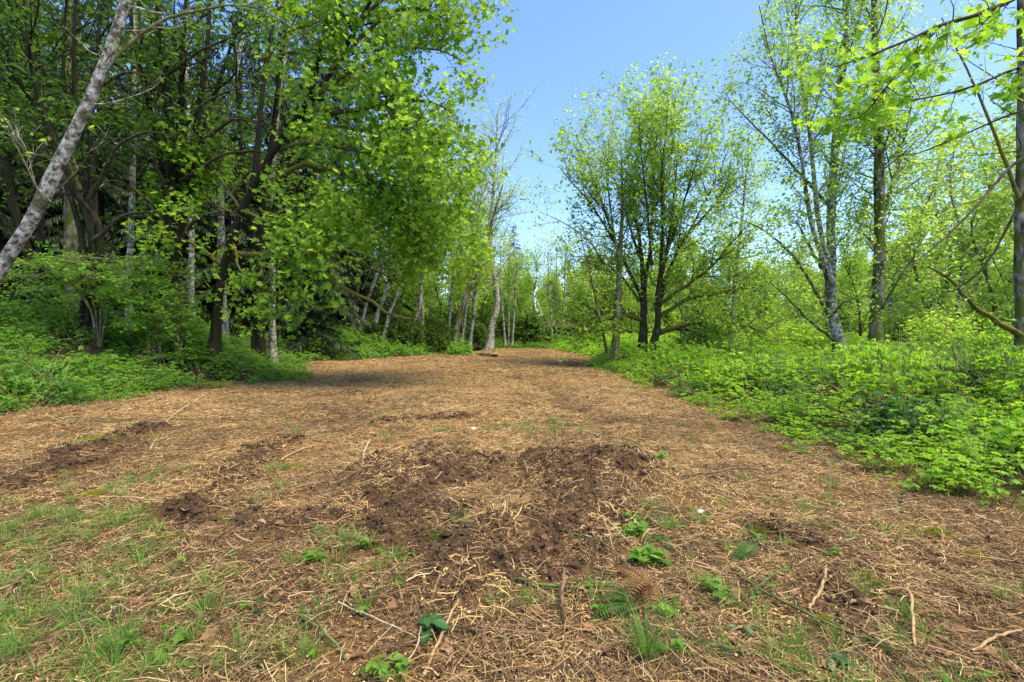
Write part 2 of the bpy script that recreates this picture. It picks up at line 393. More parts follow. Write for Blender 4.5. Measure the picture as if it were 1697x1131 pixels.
def scatter(name, templates, pos, rot, scl, idx, label, mats=None, kind='stuff', realize=False):
    """ground cover: one object whose points carry copies of small clumps"""
    me = bpy.data.meshes.new(name)
    n = len(pos)
    me.vertices.add(n); me.vertices.foreach_set('co', np.asarray(pos, np.float32).ravel())
    a = me.attributes.new('rot', 'FLOAT_VECTOR', 'POINT'); a.data.foreach_set('vector', np.asarray(rot, np.float32).ravel())
    scl = np.asarray(scl, np.float32)
    if scl.ndim == 1: scl = np.repeat(scl[:, None], 3, 1)
    a = me.attributes.new('scl', 'FLOAT_VECTOR', 'POINT'); a.data.foreach_set('vector', scl.ravel())
    a = me.attributes.new('idx', 'INT', 'POINT'); a.data.foreach_set('value', np.asarray(idx, np.int32))
    o = link(name, me); tag(o, label, kind=kind)
    g = bpy.data.node_groups.new(name, 'GeometryNodeTree')
    g.interface.new_socket('Geometry', in_out='INPUT', socket_type='NodeSocketGeometry')
    g.interface.new_socket('Geometry', in_out='OUTPUT', socket_type='NodeSocketGeometry')
    N, L = g.nodes, g.links
    gi, go = N.new('NodeGroupInput'), N.new('NodeGroupOutput')
    ip = N.new('GeometryNodeInstanceOnPoints'); jg = N.new('GeometryNodeJoinGeometry')
    for k, t in enumerate(reversed(templates)):
        src = bpy.data.objects.new(name + '_clump', t)
        oi = N.new('GeometryNodeObjectInfo'); oi.inputs['Object'].default_value = src
        ti = N.new('GeometryNodeGeometryToInstance'); L.new(oi.outputs['Geometry'], ti.inputs[0]); L.new(ti.outputs[0], jg.inputs[0])
    def attr(nm, ty):
        q = N.new('GeometryNodeInputNamedAttribute'); q.data_type = ty; q.inputs['Name'].default_value = nm
        return q.outputs['Attribute']
    L.new(gi.outputs[0], ip.inputs['Points']); L.new(jg.outputs[0], ip.inputs['Instance'])
    ip.inputs['Pick Instance'].default_value = True
    L.new(attr('idx', 'INT'), ip.inputs['Instance Index'])
    L.new(attr('rot', 'FLOAT_VECTOR'), ip.inputs['Rotation']); L.new(attr('scl', 'FLOAT_VECTOR'), ip.inputs['Scale'])
    if realize:
        rz_ = N.new('GeometryNodeRealizeInstances'); L.new(ip.outputs[0], rz_.inputs[0]); L.new(rz_.outputs[0], go.inputs[0])
    else: L.new(ip.outputs[0], go.inputs[0])
    md = o.modifiers.new('scatter', 'NODES'); md.node_group = g
    return o

def tilt_euler(x, y, rz, amount=1.0):
    """euler angles that lay a patch on the slope (approximate) after spinning it by rz"""
    e = .12
    gx = (height(x + e, y) - height(x - e, y)) / (2 * e) * amount; gy = (height(x, y + e) - height(x, y - e)) / (2 * e) * amount
    gx = np.clip(gx, -.7, .7); gy = np.clip(gy, -.7, .7)
    c, s = np.cos(rz), np.sin(rz)
    lx = gx * c + gy * s; ly = -gx * s + gy * c      # slope in the patch's own axes
    return np.stack([np.arctan(ly), -np.arctan(lx), rz], -1)

# ------------------------------------------------------------------ ground sheet
def build_ground():
    u = np.linspace(-1, 1, 601); xs = 2.2 * np.sinh(6.0 * u)
    ys = np.concatenate([-np.geomspace(400, 1.0, 28), np.linspace(-.7, 1.3, 9), np.geomspace(1.5, 600, 450)])
    X, Y = np.meshgrid(xs, ys)
    Z = height(X, Y)
    far = np.hypot(X, Y)
    Z = np.where(far > 130, Z * (1 - sstep(130, 260, far)), Z)
    ny, nx = X.shape
    i = np.arange(ny - 1)[:, None] * nx + np.arange(nx - 1)[None]
    F = np.stack([i, i + 1, i + nx + 1, i + nx], -1).reshape(-1, 4)
    b = MB().add(np.stack([X, Y, Z], -1).reshape(-1, 3), F, 0, True)
    me = b.mesh('ground', M['ground'])
    so_ = soil(X, Y)
    so_ = np.maximum(so_, (1 - sstep(3.2, 8, Y)) * sstep(-.4, .2, fbm(X * 1.7, Y * 1.7, 4, 51)) * .9)  # also darkens the near ground: soil between the litter plus painted foreground shade
    mo = sstep(.12, .4, fbm(X * .9, Y * .9, 3, 33)) * (1 - sstep(4, 8, np.abs(Y))) * .9
    l, r, bk = in_veg(X, Y)
    hu = np.maximum(np.maximum(sstep(0, .7, l), sstep(-.1, .5, r)), sstep(0, 1, bk))
    for nm, q in (('soil', so_), ('moss', mo), ('humus', hu)):
        a = me.attributes.new(nm, 'FLOAT', 'POINT'); a.data.foreach_set('value', q.astype(np.float32).ravel())
    o = link('ground', me); tag(o, 'cleared strip of chopped tan litter and bare soil between green banks', kind='structure')
build_ground()

# ------------------------------------------------------------------ tree skeletons
def spline(P, n):
    """resample a hand-set polyline (k,3) smoothly to n points"""
    P = np.asarray(P, float); k = len(P)
    if k == 2: return P[0] + (P[1] - P[0]) * np.linspace(0, 1, n)[:, None]
    Q = np.vstack([2 * P[0] - P[1], P, 2 * P[-1] - P[-2]])
    seg = np.linalg.norm(np.diff(P, axis=0), axis=1); c = np.concatenate([[0], np.cumsum(seg)]); s = np.linspace(0, c[-1], n)
    i = np.clip(np.searchsorted(c, s, side='right') - 1, 0, k - 2); t = ((s - c[i]) / np.maximum(seg[i], 1e-6))[:, None]
    a, b, d, e = Q[i], Q[i + 1], Q[i + 2], Q[i + 3]
    return .5 * (2 * b + (d - a) * t + (2 * a - 5 * b + 4 * d - e) * t ** 2 + (3 * b - a - 3 * d + e) * t ** 3)

def rough_up(pts, rad, rng, amt=.5):
    n = rng.normal(size=pts.shape) * rad[..., None] * amt
    n[..., 0, :] = 0
    return pts + n

def grow(par, prad, rng, per_m=2.0, t0=.2, t1=1.0, ang=50, L=1.0, lprof=None, M_=6, up=.12, wig=.16, rr=.55, rmin=.006, nmax=None, out=None, flat=0.0, ang_sd=12):
    """side shoots for every parent branch, all at once"""
    ln = np.linalg.norm(np.diff(par, axis=1), axis=2).sum(1)
    cnt = rng.poisson(np.maximum(ln * per_m * (t1 - t0), .0)) if nmax is None else np.full(len(par), nmax)
    idx = np.repeat(np.arange(len(par)), cnt); n = len(idx)
    if n == 0: return np.zeros((0, M_, 3)), np.zeros((0, M_)), idx
    t = t0 + (t1 - t0) * rng.random(n)
    N = par.shape[1]; f = t * (N - 1); i = np.minimum(f.astype(int), N - 2); w = (f - i)[:, None]
    p = par[idx, i] * (1 - w) + par[idx, i + 1] * w
    T = nrm(par[idx, i + 1] - par[idx, i]); r0 = prad[idx, i] * (1 - w[:, 0]) + prad[idx, i + 1] * w[:, 0]
    a = nrm(np.cross(T, rng.normal(size=(n, 3))))
    if out is not None: a = nrm(a + out)
    if flat: a = nrm(a * np.array([1, 1, 1 - flat]))
    th = R(ang) + rng.normal(size=n) * R(ang_sd)
    d = nrm(np.cos(th)[:, None] * T + np.sin(th)[:, None] * a)
    le = L * (lprof(t) if lprof is not None else 1.0) * (.65 + .7 * rng.random(n))
    pts = np.zeros((n, M_, 3)); pts[:, 0] = p
    for k in range(1, M_):
        d = nrm(d + np.array([0, 0, up]) + rng.normal(size=(n, 3)) * wig)
        pts[:, k] = pts[:, k - 1] + d * (le / (M_ - 1))[:, None]
    rb = np.maximum(np.minimum(r0 * rr, le * .0105 + .003), rmin)
    rad = rb[:, None] * np.linspace(1, .25, M_)[None]
    return pts, np.maximum(rad, rmin * .5), idx

def leaves_on(tw, rng, n, size, tpl, mb, spread=.12, t0=.2, droop=.25, upb=.9, mat=0, sd=.38):
    """n leaves per twig"""
    T_, N, _ = tw.shape
    if T_ == 0: return
    idx = np.repeat(np.arange(T_), n); m = len(idx)
    t = t0 + (1 - t0) * rng.random(m) ** .8
    f = t * (N - 1); i = np.minimum(f.astype(int), N - 2); w = (f - i)[:, None]
    p = tw[idx, i] * (1 - w) + tw[idx, i + 1] * w + rng.normal(size=(m, 3)) * spread
    d = rng.normal(size=(m, 3)); d[:, 2] = d[:, 2] * .4 - droop
    nn = rng.normal(size=(m, 3)); nn[:, 2] = np.abs(nn[:, 2]) * .5 + upb
    s = size * np.clip(1 + sd * rng.normal(size=m), .45, 1.7)
    s3 = np.stack([s * (.8 + .35 * rng.random(m)), s, s * (.2 + 2.4 * rng.random(m))], -1)
    mb.stamps(tpl[0], tpl[1], p, frames(d, nrm(nn)), s3, mat)

def stem(P, r0, r1, n=14, flare=1.35, power=1.0):
    pts = spline(P, n); t = np.linspace(0, 1, n)
    rad = r1 + (r0 - r1) * (1 - t) ** power
    rad = rad * (1 + (flare - 1) * np.exp(-t * 20))
    return pts, rad

def on_ground(px, py, D, sink=.12):
    p = at(px, py, D); p[2] = H(p[0], p[1]) - sink
    return p

def make_tree(name, label, stems, limbs=(), bark='bark_maple', limb_bark=None, leaf='leaf_alder', tpl=FOLD, size=.1, seed=1,
              b1=dict(), b2=dict(), b3=None, nleaf=6, spread=.12, leaf_on=(2, 3), cat='tree', group=None, rgh=.12, sides=9, limb_b=None, t_leaf=.2, droop=.25, upb=.9, nbare=0, bare_l=1.0):
    """stems/limbs: lists of (points, r0, r1[, power]).  Parts: trunk (one per stem), limb (one per limb), branches, crown."""
    rng = np.random.default_rng(seed)
    S = []
    for k, s_ in enumerate(stems):
        p, r = stem(s_[0], s_[1], s_[2], 36, 1.6 if k == 0 else 1.15, s_[3] if len(s_) > 3 else 1.0)
        S.append((rough_up(p, r, rng, rgh * .4), r))
    Lm = [(lambda p, r: (rough_up(p, r, rng, .35), r))(*stem(l_[0], l_[1], l_[2], 14, 1.1)) for l_ in limbs]
    base = S[0][0][0].copy()
    root = empty(name, base, label, cat, group)
    for p, r in S: link('trunk', MB().tubes(p - base, r, sides + 3, 0, False, .32).mesh('trunk', M[bark]), root)
    for p, r in Lm: link('limb', MB().tubes(p - base, r, 7).mesh('limb', M[limb_bark or bark]), root)
    SP = np.stack([p for p, r in S]); SR = np.stack([r for p, r in S])
    lv1 = [grow(SP, SR, rng, **b1)[:2]] if b1 else []
    if Lm:
        LP = np.stack([p for p, r in Lm]); LR = np.stack([r for p, r in Lm])
        bare_p, bare_r, _ = grow(LP[:nbare], LR[:nbare], rng, per_m=2.6, t0=.2, L=.9 * bare_l, ang=50, M_=5, up=.02, rmin=.004) if nbare else (None, None, 0)
        LP, LR = LP[nbare:], LR[nbare:]
        if len(LP): lv1.append(grow(LP, LR, rng, **{**(limb_b or dict(per_m=2.2, t0=.15, L=1.5, ang=48)), 'M_': b1.get('M_', 6)})[:2])
    P1 = np.concatenate([a for a, b in lv1]); R1 = np.concatenate([b for a, b in lv1])
    P2, R2, _ = grow(P1, R1, rng, **b2)
    br = MB().tubes(P1 - base, R1, 5).tubes(P2 - base, R2, 3)
    if Lm and nbare: br.tubes(bare_p - base, bare_r, 4)
    tw = {1: P1, 2: P2}
    if b3:
        P3, R3, _ = grow(P2, R2, rng, **b3); br.tubes(P3 - base, R3, 3); tw[3] = P3
    link('branches', br.mesh('branches', M[bark]), root)['kind'] = 'stuff'
    cr_ = MB()
    for q in leaf_on:
        if q in tw: leaves_on(tw[q] - base, rng, nleaf, size, tpl, cr_, spread, t_leaf, droop, upb)
    if cr_.n:
        link('crown', cr_.mesh('crown', M[leaf]), root)['kind'] = 'stuff'
    STAT.append((name, cr_.n, br.n))
    return root
STAT = []

def P(*q, D=None):
    """photo points (px,py[,distance]) -> list of world points"""
    return [at(a[0], a[1], a[2] if len(a) > 2 else D) for a in q]
def PG(first, *q, D):
    """the first point is pushed down to the ground"""
    return [on_ground(first[0], first[1], D)] + P(*q, D=D)
def PG(first, *q, D, dd=0.0, dip=None):
    n = len(q)
    return [on_ground(first[0], first[1], D)] + [at(a[0], a[1], a[2] if len(a) > 2 else D + dd * (i + 1) / n) for i, a in enumerate(q)]
def PL(*q, D, dd=0.0):
    n = max(1, len(q) - 1)
    return [at(a[0], a[1], a[2] if len(a) > 2 else D + dd * i / n) for i, a in enumerate(q)]

# ---- the big broad maple that stands alone right of the path
make_tree('maple_tree', 'broad round maple with twin dark trunks standing in bright undergrowth beside the path',
    stems=[(PG((1065, 596), (1066, 540), (1067, 480), (1060, 400), (1048, 320), (1036, 215), D=26, dd=.8), .28, .012, 1.5),
           (PG((1076, 596), (1090, 535), (1092, 478), (1108, 400), (1118, 310), (1128, 195), D=25.6, dd=-.8), .24, .012, 1.5),
           (PL((1067, 500), (1045, 455), (1020, 400), (985, 300), (955, 225), D=26, dd=-1.5), .11, .012),
           (PL((1092, 500), (1112, 440), (1150, 370), (1190, 290), (1212, 235), D=25.6, dd=1.5), .12, .012),
           (PL((1067, 480), (1076, 420), (1082, 330), (1084, 250), (1080, 170), D=26, dd=2.5), .10, .012),
           (PL((1092, 470), (1098, 400), (1096, 300), (1103, 225), (1108, 165), D=25.6, dd=-2.5), .10, .012),
           (PL((1080, 440), (1072, 340), (1062, 250), (1058, 180), D=25.4, dd=-2), .08, .01),
           (PL((1095, 430), (1100, 330), (1094, 240), (1092, 185), D=26.4, dd=1.5), .08, .01),
           (PL((1060, 430), (1030, 330), (1005, 260), (995, 215), D=26.2, dd=2), .08, .01),
           (PL((1105, 420), (1135, 330), (1158, 255), (1165, 205), D=25.4, dd=-1.8), .08, .01),
           (PL((1030, 420), (980, 340), (945, 300), (925, 275), D=26.2, dd=-2.4), .09, .012),
           (PL((1130, 400), (1185, 340), (1225, 310), (1250, 290), D=26, dd=2.2), .09, .012)],
    limbs=[(PL((1062, 530), (1035, 524), (1010, 527), (985, 533), (958, 542), D=26, dd=-2), .13, .02),
           (PL((1058, 522), (1020, 516), (1000, 520), (975, 532), D=26, dd=-1), .10, .02),
           (PL((1091, 552), (1130, 541), (1185, 533), (1240, 541), (1268, 556), D=25.6, dd=-2.5), .15, .02),
           (PL((1089, 530), (1140, 497), (1185, 488), (1235, 478), (1262, 490), D=25.6, dd=1.5), .12, .02),
           (PL((1091, 508), (1140, 472), (1180, 440), (1215, 400), (1240, 372), D=25.6, dd=-1.5), .12, .02),
           (PL((1088, 545), (1145, 550), (1165, 572), (1195, 590), D=25.6, dd=-1), .07, .015),
           (PL((1060, 500), (1030, 460), (990, 430), (945, 425), D=26, dd=2.5), .09, .015)],
    bark='bark_maple', limb_bark='bark_moss', leaf='leaf_maple_r', tpl=OVAL, size=.16, seed=4,
    b1=dict(per_m=3.5, t0=.22, L=2.2, ang=50, up=.14, wig=.2, M_=7),
    limb_b=dict(per_m=6.5, t0=.2, L=2.1, ang=50, up=.10, wig=.22, M_=6),
    b2=dict(per_m=5.4, t0=.15, L=.75, ang=48, up=.12, wig=.25, M_=4), nleaf=6, leaf_on=(2,), spread=.18)

# ---- forked alder at the path edge left of the maple
make_tree('alder_tree', 'slender forked alder with mossy base at the path edge, left of the broad maple',
    stems=[(PG((1017, 600), (1022, 540), (1026, 480), (1028, 420), (1031, 350), (1030, 260), D=24.3, dd=.5), .22, .03),
           (PG((1013, 600), (1000, 556), (989, 505), (982, 470), (972, 430), (962, 390), D=24.3, dd=-1), .10, .015),
           (PL((1027, 440), (1015, 370), (1005, 290), (998, 240), D=24.5, dd=1), .08, .015)],
    limbs=[(PL((1010, 450), (975, 400), (935, 370), (895, 352), D=24.3, dd=-1.5), .06, .01)],
    bark='bark_grey', leaf='leaf_alder', tpl=FOLD, size=.12, seed=7,
    b1=dict(per_m=1.6, t0=.3, L=1.6, ang=55, up=.12, M_=6), b2=dict(per_m=4, t0=.2, L=.6, ang=45, M_=4), nleaf=13, leaf_on=(2,), spread=.2)

# ---- pale alder right of the maple
make_tree('alder_tree', 'single thin white-barked alder standing right of the broad maple',
    stems=[(PG((1209, 603), (1213, 550), (1220, 450), (1232, 340), (1242, 225), D=26.5, dd=.6), .17, .02)],
    bark='bark_alder', leaf='leaf_alder', tpl=FOLD, size=.14, seed=11,
    b1=dict(per_m=2.2, t0=.3, L=2.2, ang=52, up=.1, M_=6), b2=dict(per_m=4.0, t0=.2, L=.8, ang=45, M_=4), nleaf=13, leaf_on=(2,), spread=.2)

# ---- three-stemmed alder
make_tree('alder_tree', 'tall grey-white alder whose leaning trunk splits into three upright stems',
    stems=[(PG((1398, 606), (1386, 545), (1377, 500), (1378, 440), (1377, 360), (1386, 207), (1402, 50), (1406, -110), D=19.5, dd=.8), .22, .03, .8),
           (PL((1378, 485), (1370, 430), (1356, 360), (1340, 207), (1321, 80), (1318, -90), D=19.5, dd=-1), .12, .02),
           (PL((1376, 475), (1360, 420), (1343, 360), (1318, 210), (1278, 95), (1258, 10), D=19.5, dd=-2), .11, .015)],
    limbs=[(PL((1376, 525), (1343, 468), (1310, 420), (1262, 380), (1200, 352), D=19.5, dd=-2.5), .08, .012),
           (PL((1385, 566), (1342, 532), (1306, 495), (1276, 468), D=19.5, dd=-2), .07, .015),
           (PL((1362, 445), (1337, 400), (1325, 375), D=19.4, dd=-.6), .07, .03),
           (PL((1370, 340), (1310, 270), (1262, 220), (1208, 165), (1200, 150), D=19.4, dd=-1), .07, .01),
           (PL((1382, 520), (1402, 500), (1440, 490), D=19.5, dd=-1.5), .05, .012)],
    bark='bark_alder', limb_bark='bark_grey', leaf='leaf_alder', tpl=FOLD, size=.12, seed=13,
    b1=dict(per_m=3.4, t0=.25, L=2.4, ang=48, up=.1, M_=7, wig=.14), limb_b=dict(per_m=3.0, t0=.2, L=.9, ang=48, M_=5),
    b2=dict(per_m=4.2, t0=.15, L=.7, ang=45, M_=4), nleaf=13, leaf_on=(2,), spread=.2)

# ---- dark straight trunk with ivy
make_tree('alder_tree', 'tall straight dark mossy trunk with ivy at its foot, right of the three-stemmed alder',
    stems=[(PG((1449, 600), (1452, 540), (1457, 450), (1458, 360), (1456, 250), (1452, 120), (1446, -40), (1442, -160), D=18.5, dd=.5), .24, .04, .8),
           (PL((1457, 380), (1480, 300), (1505, 200), (1525, 80), D=18.6, dd=1), .07, .015)],
    limbs=[(PL((1458, 520), (1480, 480), (1510, 430), (1540, 380), D=18.5, dd=-1), .05, .01)],
    bark='bark_grey', limb_bark='bark_grey', leaf='leaf_alder', tpl=FOLD, size=.12, seed=17,
    b1=dict(per_m=4.2, t0=.2, L=2.2, ang=50, up=.12, M_=7, wig=.14), b2=dict(per_m=4.2, t0=.15, L=.7, ang=45, M_=4), nleaf=13, leaf_on=(2,), spread=.2)

# ---- trunk on the picture's right border
make_tree('alder_tree', 'tall grey trunk at the right border of the picture with a mossy crooked dead limb',
    stems=[(PG((1694, 640), (1692, 500), (1691, 380), (1694, 200), (1692, 0), (1690, -220), D=13, dd=.3), .15, .05)],
    limbs=[(PL((1692, 556), (1655, 534), (1612, 506), (1588, 478), (1562, 455), (1538, 443), D=13, dd=-1.2), .085, .02),
           (PL((1690, 330), (1640, 200), (1600, 110), (1560, 30), D=13, dd=1), .05, .015)],
    bark='bark_grey', limb_bark='bark_moss', leaf='leaf_alder', tpl=FOLD, size=.10, seed=19,
    b1=dict(per_m=1.6, t0=.3, L=1.8, ang=55, up=.08, M_=6), limb_b=dict(per_m=3.5, t0=.2, L=.5, ang=60, M_=4),
    b2=dict(per_m=3.5, t0=.2, L=.6, ang=45, M_=4), nleaf=6, leaf_on=(2,), spread=.12)

# ---- foreground maple whose trunk is outside the frame: its leafy boughs hang in from the top right
tb = np.array([10.9, 7.2, 0.0]); tb[2] = H(tb[0], tb[1]) - .1
make_tree('maple_tree', 'overhanging maple boughs with large yellow-green leaves reaching in at the top right corner',
    stems=[([tb, tb + [-.1, .1, 2.5], tb + [-.2, .1, 5.5], tb + [-.1, 0, 9.0]], .22, .05)],
    limbs=[(PL((2050, 150), (1800, 160), (1697, 182), (1600, 222), (1520, 255), (1430, 264), D=7.4, dd=.6), .035, .005),
           (PL((2050, 180), (1800, 210), (1690, 265), (1620, 340), (1560, 400), (1500, 448), D=7.4, dd=-.7), .045, .006),
           (PL((1900, 220), (1740, 260), (1680, 360), (1620, 455), (1540, 500), (1470, 520), D=7.2, dd=.4), .035, .006),
           (PL((2050, -120), (1800, -60), (1660, 8), (1560, 42), (1490, 72), (1420, 100), (1345, 122), D=7.4, dd=-.2), .065, .006),
           (PL((2050, 60), (1800, 90), (1690, 112), (1600, 148), (1520, 165), (1440, 176), D=7.4, dd=.8), .045, .006),
           (PL((1560, 42), (1500, 105), (1430, 190), (1385, 200), D=7.5, dd=.3), .02, .005)],
    bark='bark_maple', leaf='leaf_big', tpl=MAPLE, size=.125, seed=23,
    b1=dict(per_m=.5, t0=.5, L=1.4, ang=60, M_=6), limb_b=dict(per_m=9, t0=.42, L=.55, ang=42, up=.0, M_=5, wig=.2, rmin=.004),
    b2=dict(per_m=4.2, t0=.3, L=.28, ang=40, M_=4, up=-.05, rmin=.003), nleaf=4, leaf_on=(1, 2), spread=.08, t_leaf=.35, droop=.45, nbare=3, bare_l=.6)

# ---- leaning birch-white trunk at the left border
make_tree('alder_tree', 'leaning white-barked alder trunk close by, crossing the left corner diagonally',
    stems=[([on_ground(-100, 640, 10.2)] + P((-45, 520), (2, 445), (60, 350), (108, 250), (155, 150), (190, 60), (215, -20), (250, -150), D=10.2), .155, .065, .8)],
    limbs=[(PL((93, 318), (130, 280), (165, 225), D=10.1, dd=-.5), .018, .005), (PL((70, 330), (45, 280), (10, 210), (-10, 190), D=10, dd=-1), .02, .005),
           (PL((85, 335), (60, 310), (40, 240), (0, 190), D=10.1, dd=.5), .015, .004), (PL((165, 130), (215, 70), (305, 22), (420, 12), (525, 72), D=10.4, dd=1.5), .05, .008)],
    bark='bark_alder', limb_bark='bark_grey', leaf='leaf_maple_l', tpl=OVAL, size=.09, seed=29,
    b1=dict(per_m=.9, t0=.55, L=1.3, ang=60, M_=6), limb_b=dict(per_m=4.5, t0=.2, L=.6, ang=45, M_=4, rmin=.004), b2=dict(per_m=3, t0=.2, L=.4, ang=45, M_=4, rmin=.003), nleaf=1, leaf_on=(2,), spread=.06, rgh=.1)

# ---- the big leaning maple whose crown hangs over the clearing from the left
make_tree('maple_tree', 'huge leaning mossy maple on the left bank whose bright crown overhangs the clearing',
    stems=[(PG((352, 548), (372, 440), (416, 318), (462, 238), (508, 176), (548, 120), (600, 30), (640, -60), D=17, dd=-1.5), .16, .045, .8),
           (PL((420, 310), (430, 210), (440, 110), (460, 0), (475, -120), D=17, dd=1.5), .11, .03),
           (PL((508, 176), (530, 90), (545, 0), (560, -110), D=16, dd=1), .10, .03)],
    limbs=[(PL((385, 420), (435, 424), (471, 426), (541, 459), (612, 500), (646, 523), (682, 529), D=17, dd=-4), .12, .025),
           (PL((400, 425), (485, 419), (549, 427), (600, 441), (650, 463), (690, 500), D=17, dd=-1), .08, .015),
           (PL((440, 305), (499, 274), (559, 281), (612, 295), (655, 318), (684, 364), (696, 402), D=16.7, dd=-2), .10, .015),
           (PL((470, 330), (549, 322), (598, 317), (648, 332), (683, 371), (695, 430), D=16.7, dd=-1.2), .08, .012),
           (PL((462, 248), (500, 238), (531, 239), (600, 250), (680, 262), (730, 300), (760, 345), D=16.5, dd=-1.5), .09, .012),
           (PL((508, 180), (580, 185), (660, 165), (720, 172), (760, 195), D=16.2, dd=-2.5), .10, .012),
           (PL((520, 160), (590, 115), (660, 85), (720, 82), (765, 100), D=16, dd=-1), .09, .012),
           (PL((550, 115), (600, 60), (650, 22), (700, 14), (740, 35), (770, 50), D=15.8, dd=-1.5), .08, .012),
           (PL((600, 30), (660, -20), (710, -40), (765, -30), D=15.6, dd=-1), .07, .01),
           (PL((480, 215), (560, 210), (640, 225), (720, 250), (775, 260), D=16.3, dd=2.5), .08, .012),
           (PL((500, 270), (580, 300), (660, 345), (720, 375), (775, 400), D=16.6, dd=2), .08, .012),
           (PL((550, 120), (600, 140), (650, 190), (690, 240), (720, 320), D=15.8, dd=-2.5), .07, .012),
           (PL((430, 100), (506, 83), (541, 103), (590, 150), D=17.5, dd=-2), .06, .012),
           (PL((395, 360), (360, 340), (330, 330), (290, 340), D=17, dd=1.5), .06, .012),
           (PL((372, 440), (330, 410), (300, 395), D=17, dd=-1), .09, .03),
           (PL((400, 350), (450, 370), (510, 375), (560, 395), D=16.6, dd=-3), .06, .012),
           (PL((385, 400), (400, 450), (440, 480), (500, 490), D=16.8, dd=-2.5), .05, .012),
           (PL((400, 350), (360, 290), (310, 250), (260, 240), D=17, dd=2.5), .05, .01),
           (PL((440, 290), (470, 330), (520, 350), (570, 350), D=16.6, dd=-2.5), .05, .01),
           (PL((560, 285), (640, 330), (700, 390), (735, 440), D=16, dd=1.5), .05, .01), (PL((600, 250), (680, 300), (740, 370), (775, 430), D=15.8, dd=.5), .05, .01), (PL((520, 300), (580, 360), (630, 400), (660, 430), D=16.4, dd=2.5), .05, .01),
           (PL((430, 130), (470, 60), (520, 40), (600, 20), D=17, dd=-2), .05, .01), (PL((450, 20), (520, -10), (600, -20), (680, -10), D=16.5, dd=-1), .05, .01)],
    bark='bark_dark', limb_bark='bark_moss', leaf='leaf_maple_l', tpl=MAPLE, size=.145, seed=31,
    b1=dict(per_m=1.2, t0=.5, L=2.2, ang=55, M_=6, up=.05), limb_b=dict(per_m=6, t0=.3, L=1.25, ang=48, up=.03, M_=6, wig=.2),
    b2=dict(per_m=4.0, t0=.2, L=.7, ang=48, up=.02, M_=4, wig=.25), nleaf=10, leaf_on=(2,), spread=.2, droop=.5, nbare=2)

# ---- dark maples inside the forest on the left
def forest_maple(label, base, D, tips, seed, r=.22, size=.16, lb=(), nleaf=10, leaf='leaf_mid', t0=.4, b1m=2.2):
    b = on_ground(base[0], base[1], D); st = []
    rng = np.random.default_rng(seed)
    for k, t in enumerate(tips):
        pts = [b + np.array([rng.normal() * .2, rng.normal() * .2, 0])] if k else [b]
        mid = t[0]; n = len(t)
        pts += [at(q[0], q[1], D + (k % 3 - 1) * 1.2 * (i + 1) / n) for i, q in enumerate(t)]
        st.append((pts, r * (1 if k == 0 else .5 + .3 * rng.random()), .04, .8))
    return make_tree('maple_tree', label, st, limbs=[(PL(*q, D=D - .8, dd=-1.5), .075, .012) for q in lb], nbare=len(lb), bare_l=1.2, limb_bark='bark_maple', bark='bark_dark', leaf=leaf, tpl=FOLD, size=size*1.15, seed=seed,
        b1=dict(per_m=b1m, t0=t0, L=2.4, ang=55, M_=6, up=.08, wig=.2), b2=dict(per_m=2.6, t0=.2, L=.8, ang=48, M_=4), nleaf=nleaf, leaf_on=(2,), spread=.16, rgh=.2, group='dark maples in the forest on the left')

forest_maple('dark many-stemmed maple fanning out behind the leaning white trunk', (150, 520), 16,
    [((165, 385), (118, 311), (85, 225), (55, 120), (38, -20)), ((150, 400), (105, 260), (75, 190), (35, 40), (20, -60)), ((150, 380), (118, 210), (105, 120), (112, -30)),
     ((155, 380), (128, 200), (122, 90), (128, -60)), ((140, 420), (85, 235), (30, 130), (-10, 40)), ((160, 380), (150, 230), (160, 100), (175, -60))], 41, r=.13, lb=[((150, 330), (190, 250), (240, 220), (290, 225)), ((120, 220), (160, 150), (210, 120), (250, 130)), ((110, 300), (70, 260), (30, 260)), ((155, 400), (200, 360), (250, 350))])
forest_maple('dark mossy maple with several upright stems just left of the huge leaning maple', (284, 540), 18.5,
    [((282, 400), (283, 250), (275, 150), (262, 0), (255, -100)), ((280, 390), (262, 240), (240, 150), (220, 50), (205, -60)), ((290, 400), (318, 320), (335, 230), (365, 130), (400, 30)),
     ((292, 420), (312, 310), (328, 190), (345, 60), (350, -80)), ((286, 400), (296, 280), (300, 150), (310, -40))], 43, r=.26, lb=[((248, 152), (300, 106), (354, 74), (417, 53)), ((283, 270), (320, 190), (380, 150), (440, 150)), ((330, 240), (380, 202), (430, 205), (480, 230)), ((285, 400), (240, 330), (190, 300), (150, 310)),
      ((300, 300), (360, 262), (420, 250), (470, 262)), ((280, 330), (250, 260), (200, 230), (160, 250)), ((284, 420), (320, 370), (370, 350), (410, 365))])
forest_maple('dark maple trunk seen through leaves below the pale stump-like trunk', (60, 560), 20,
    [((52, 440), (20, 330), (8, 200), (-5, 50)), ((62, 430), (70, 330), (60, 200), (58, 0)), ((55, 440), (10, 300), (-40, 150))], 47, r=.2)
forest_maple('slim dark maple half hidden between the drooping conifer and the huge leaning maple', (430, 545), 21,
    [((432, 430), (440, 320), (455, 200), (470, 60), (480, -80)), ((425, 430), (405, 300), (395, 180), (385, 20)), ((435, 420), (470, 300), (510, 200), (560, 120))], 53, r=.2)

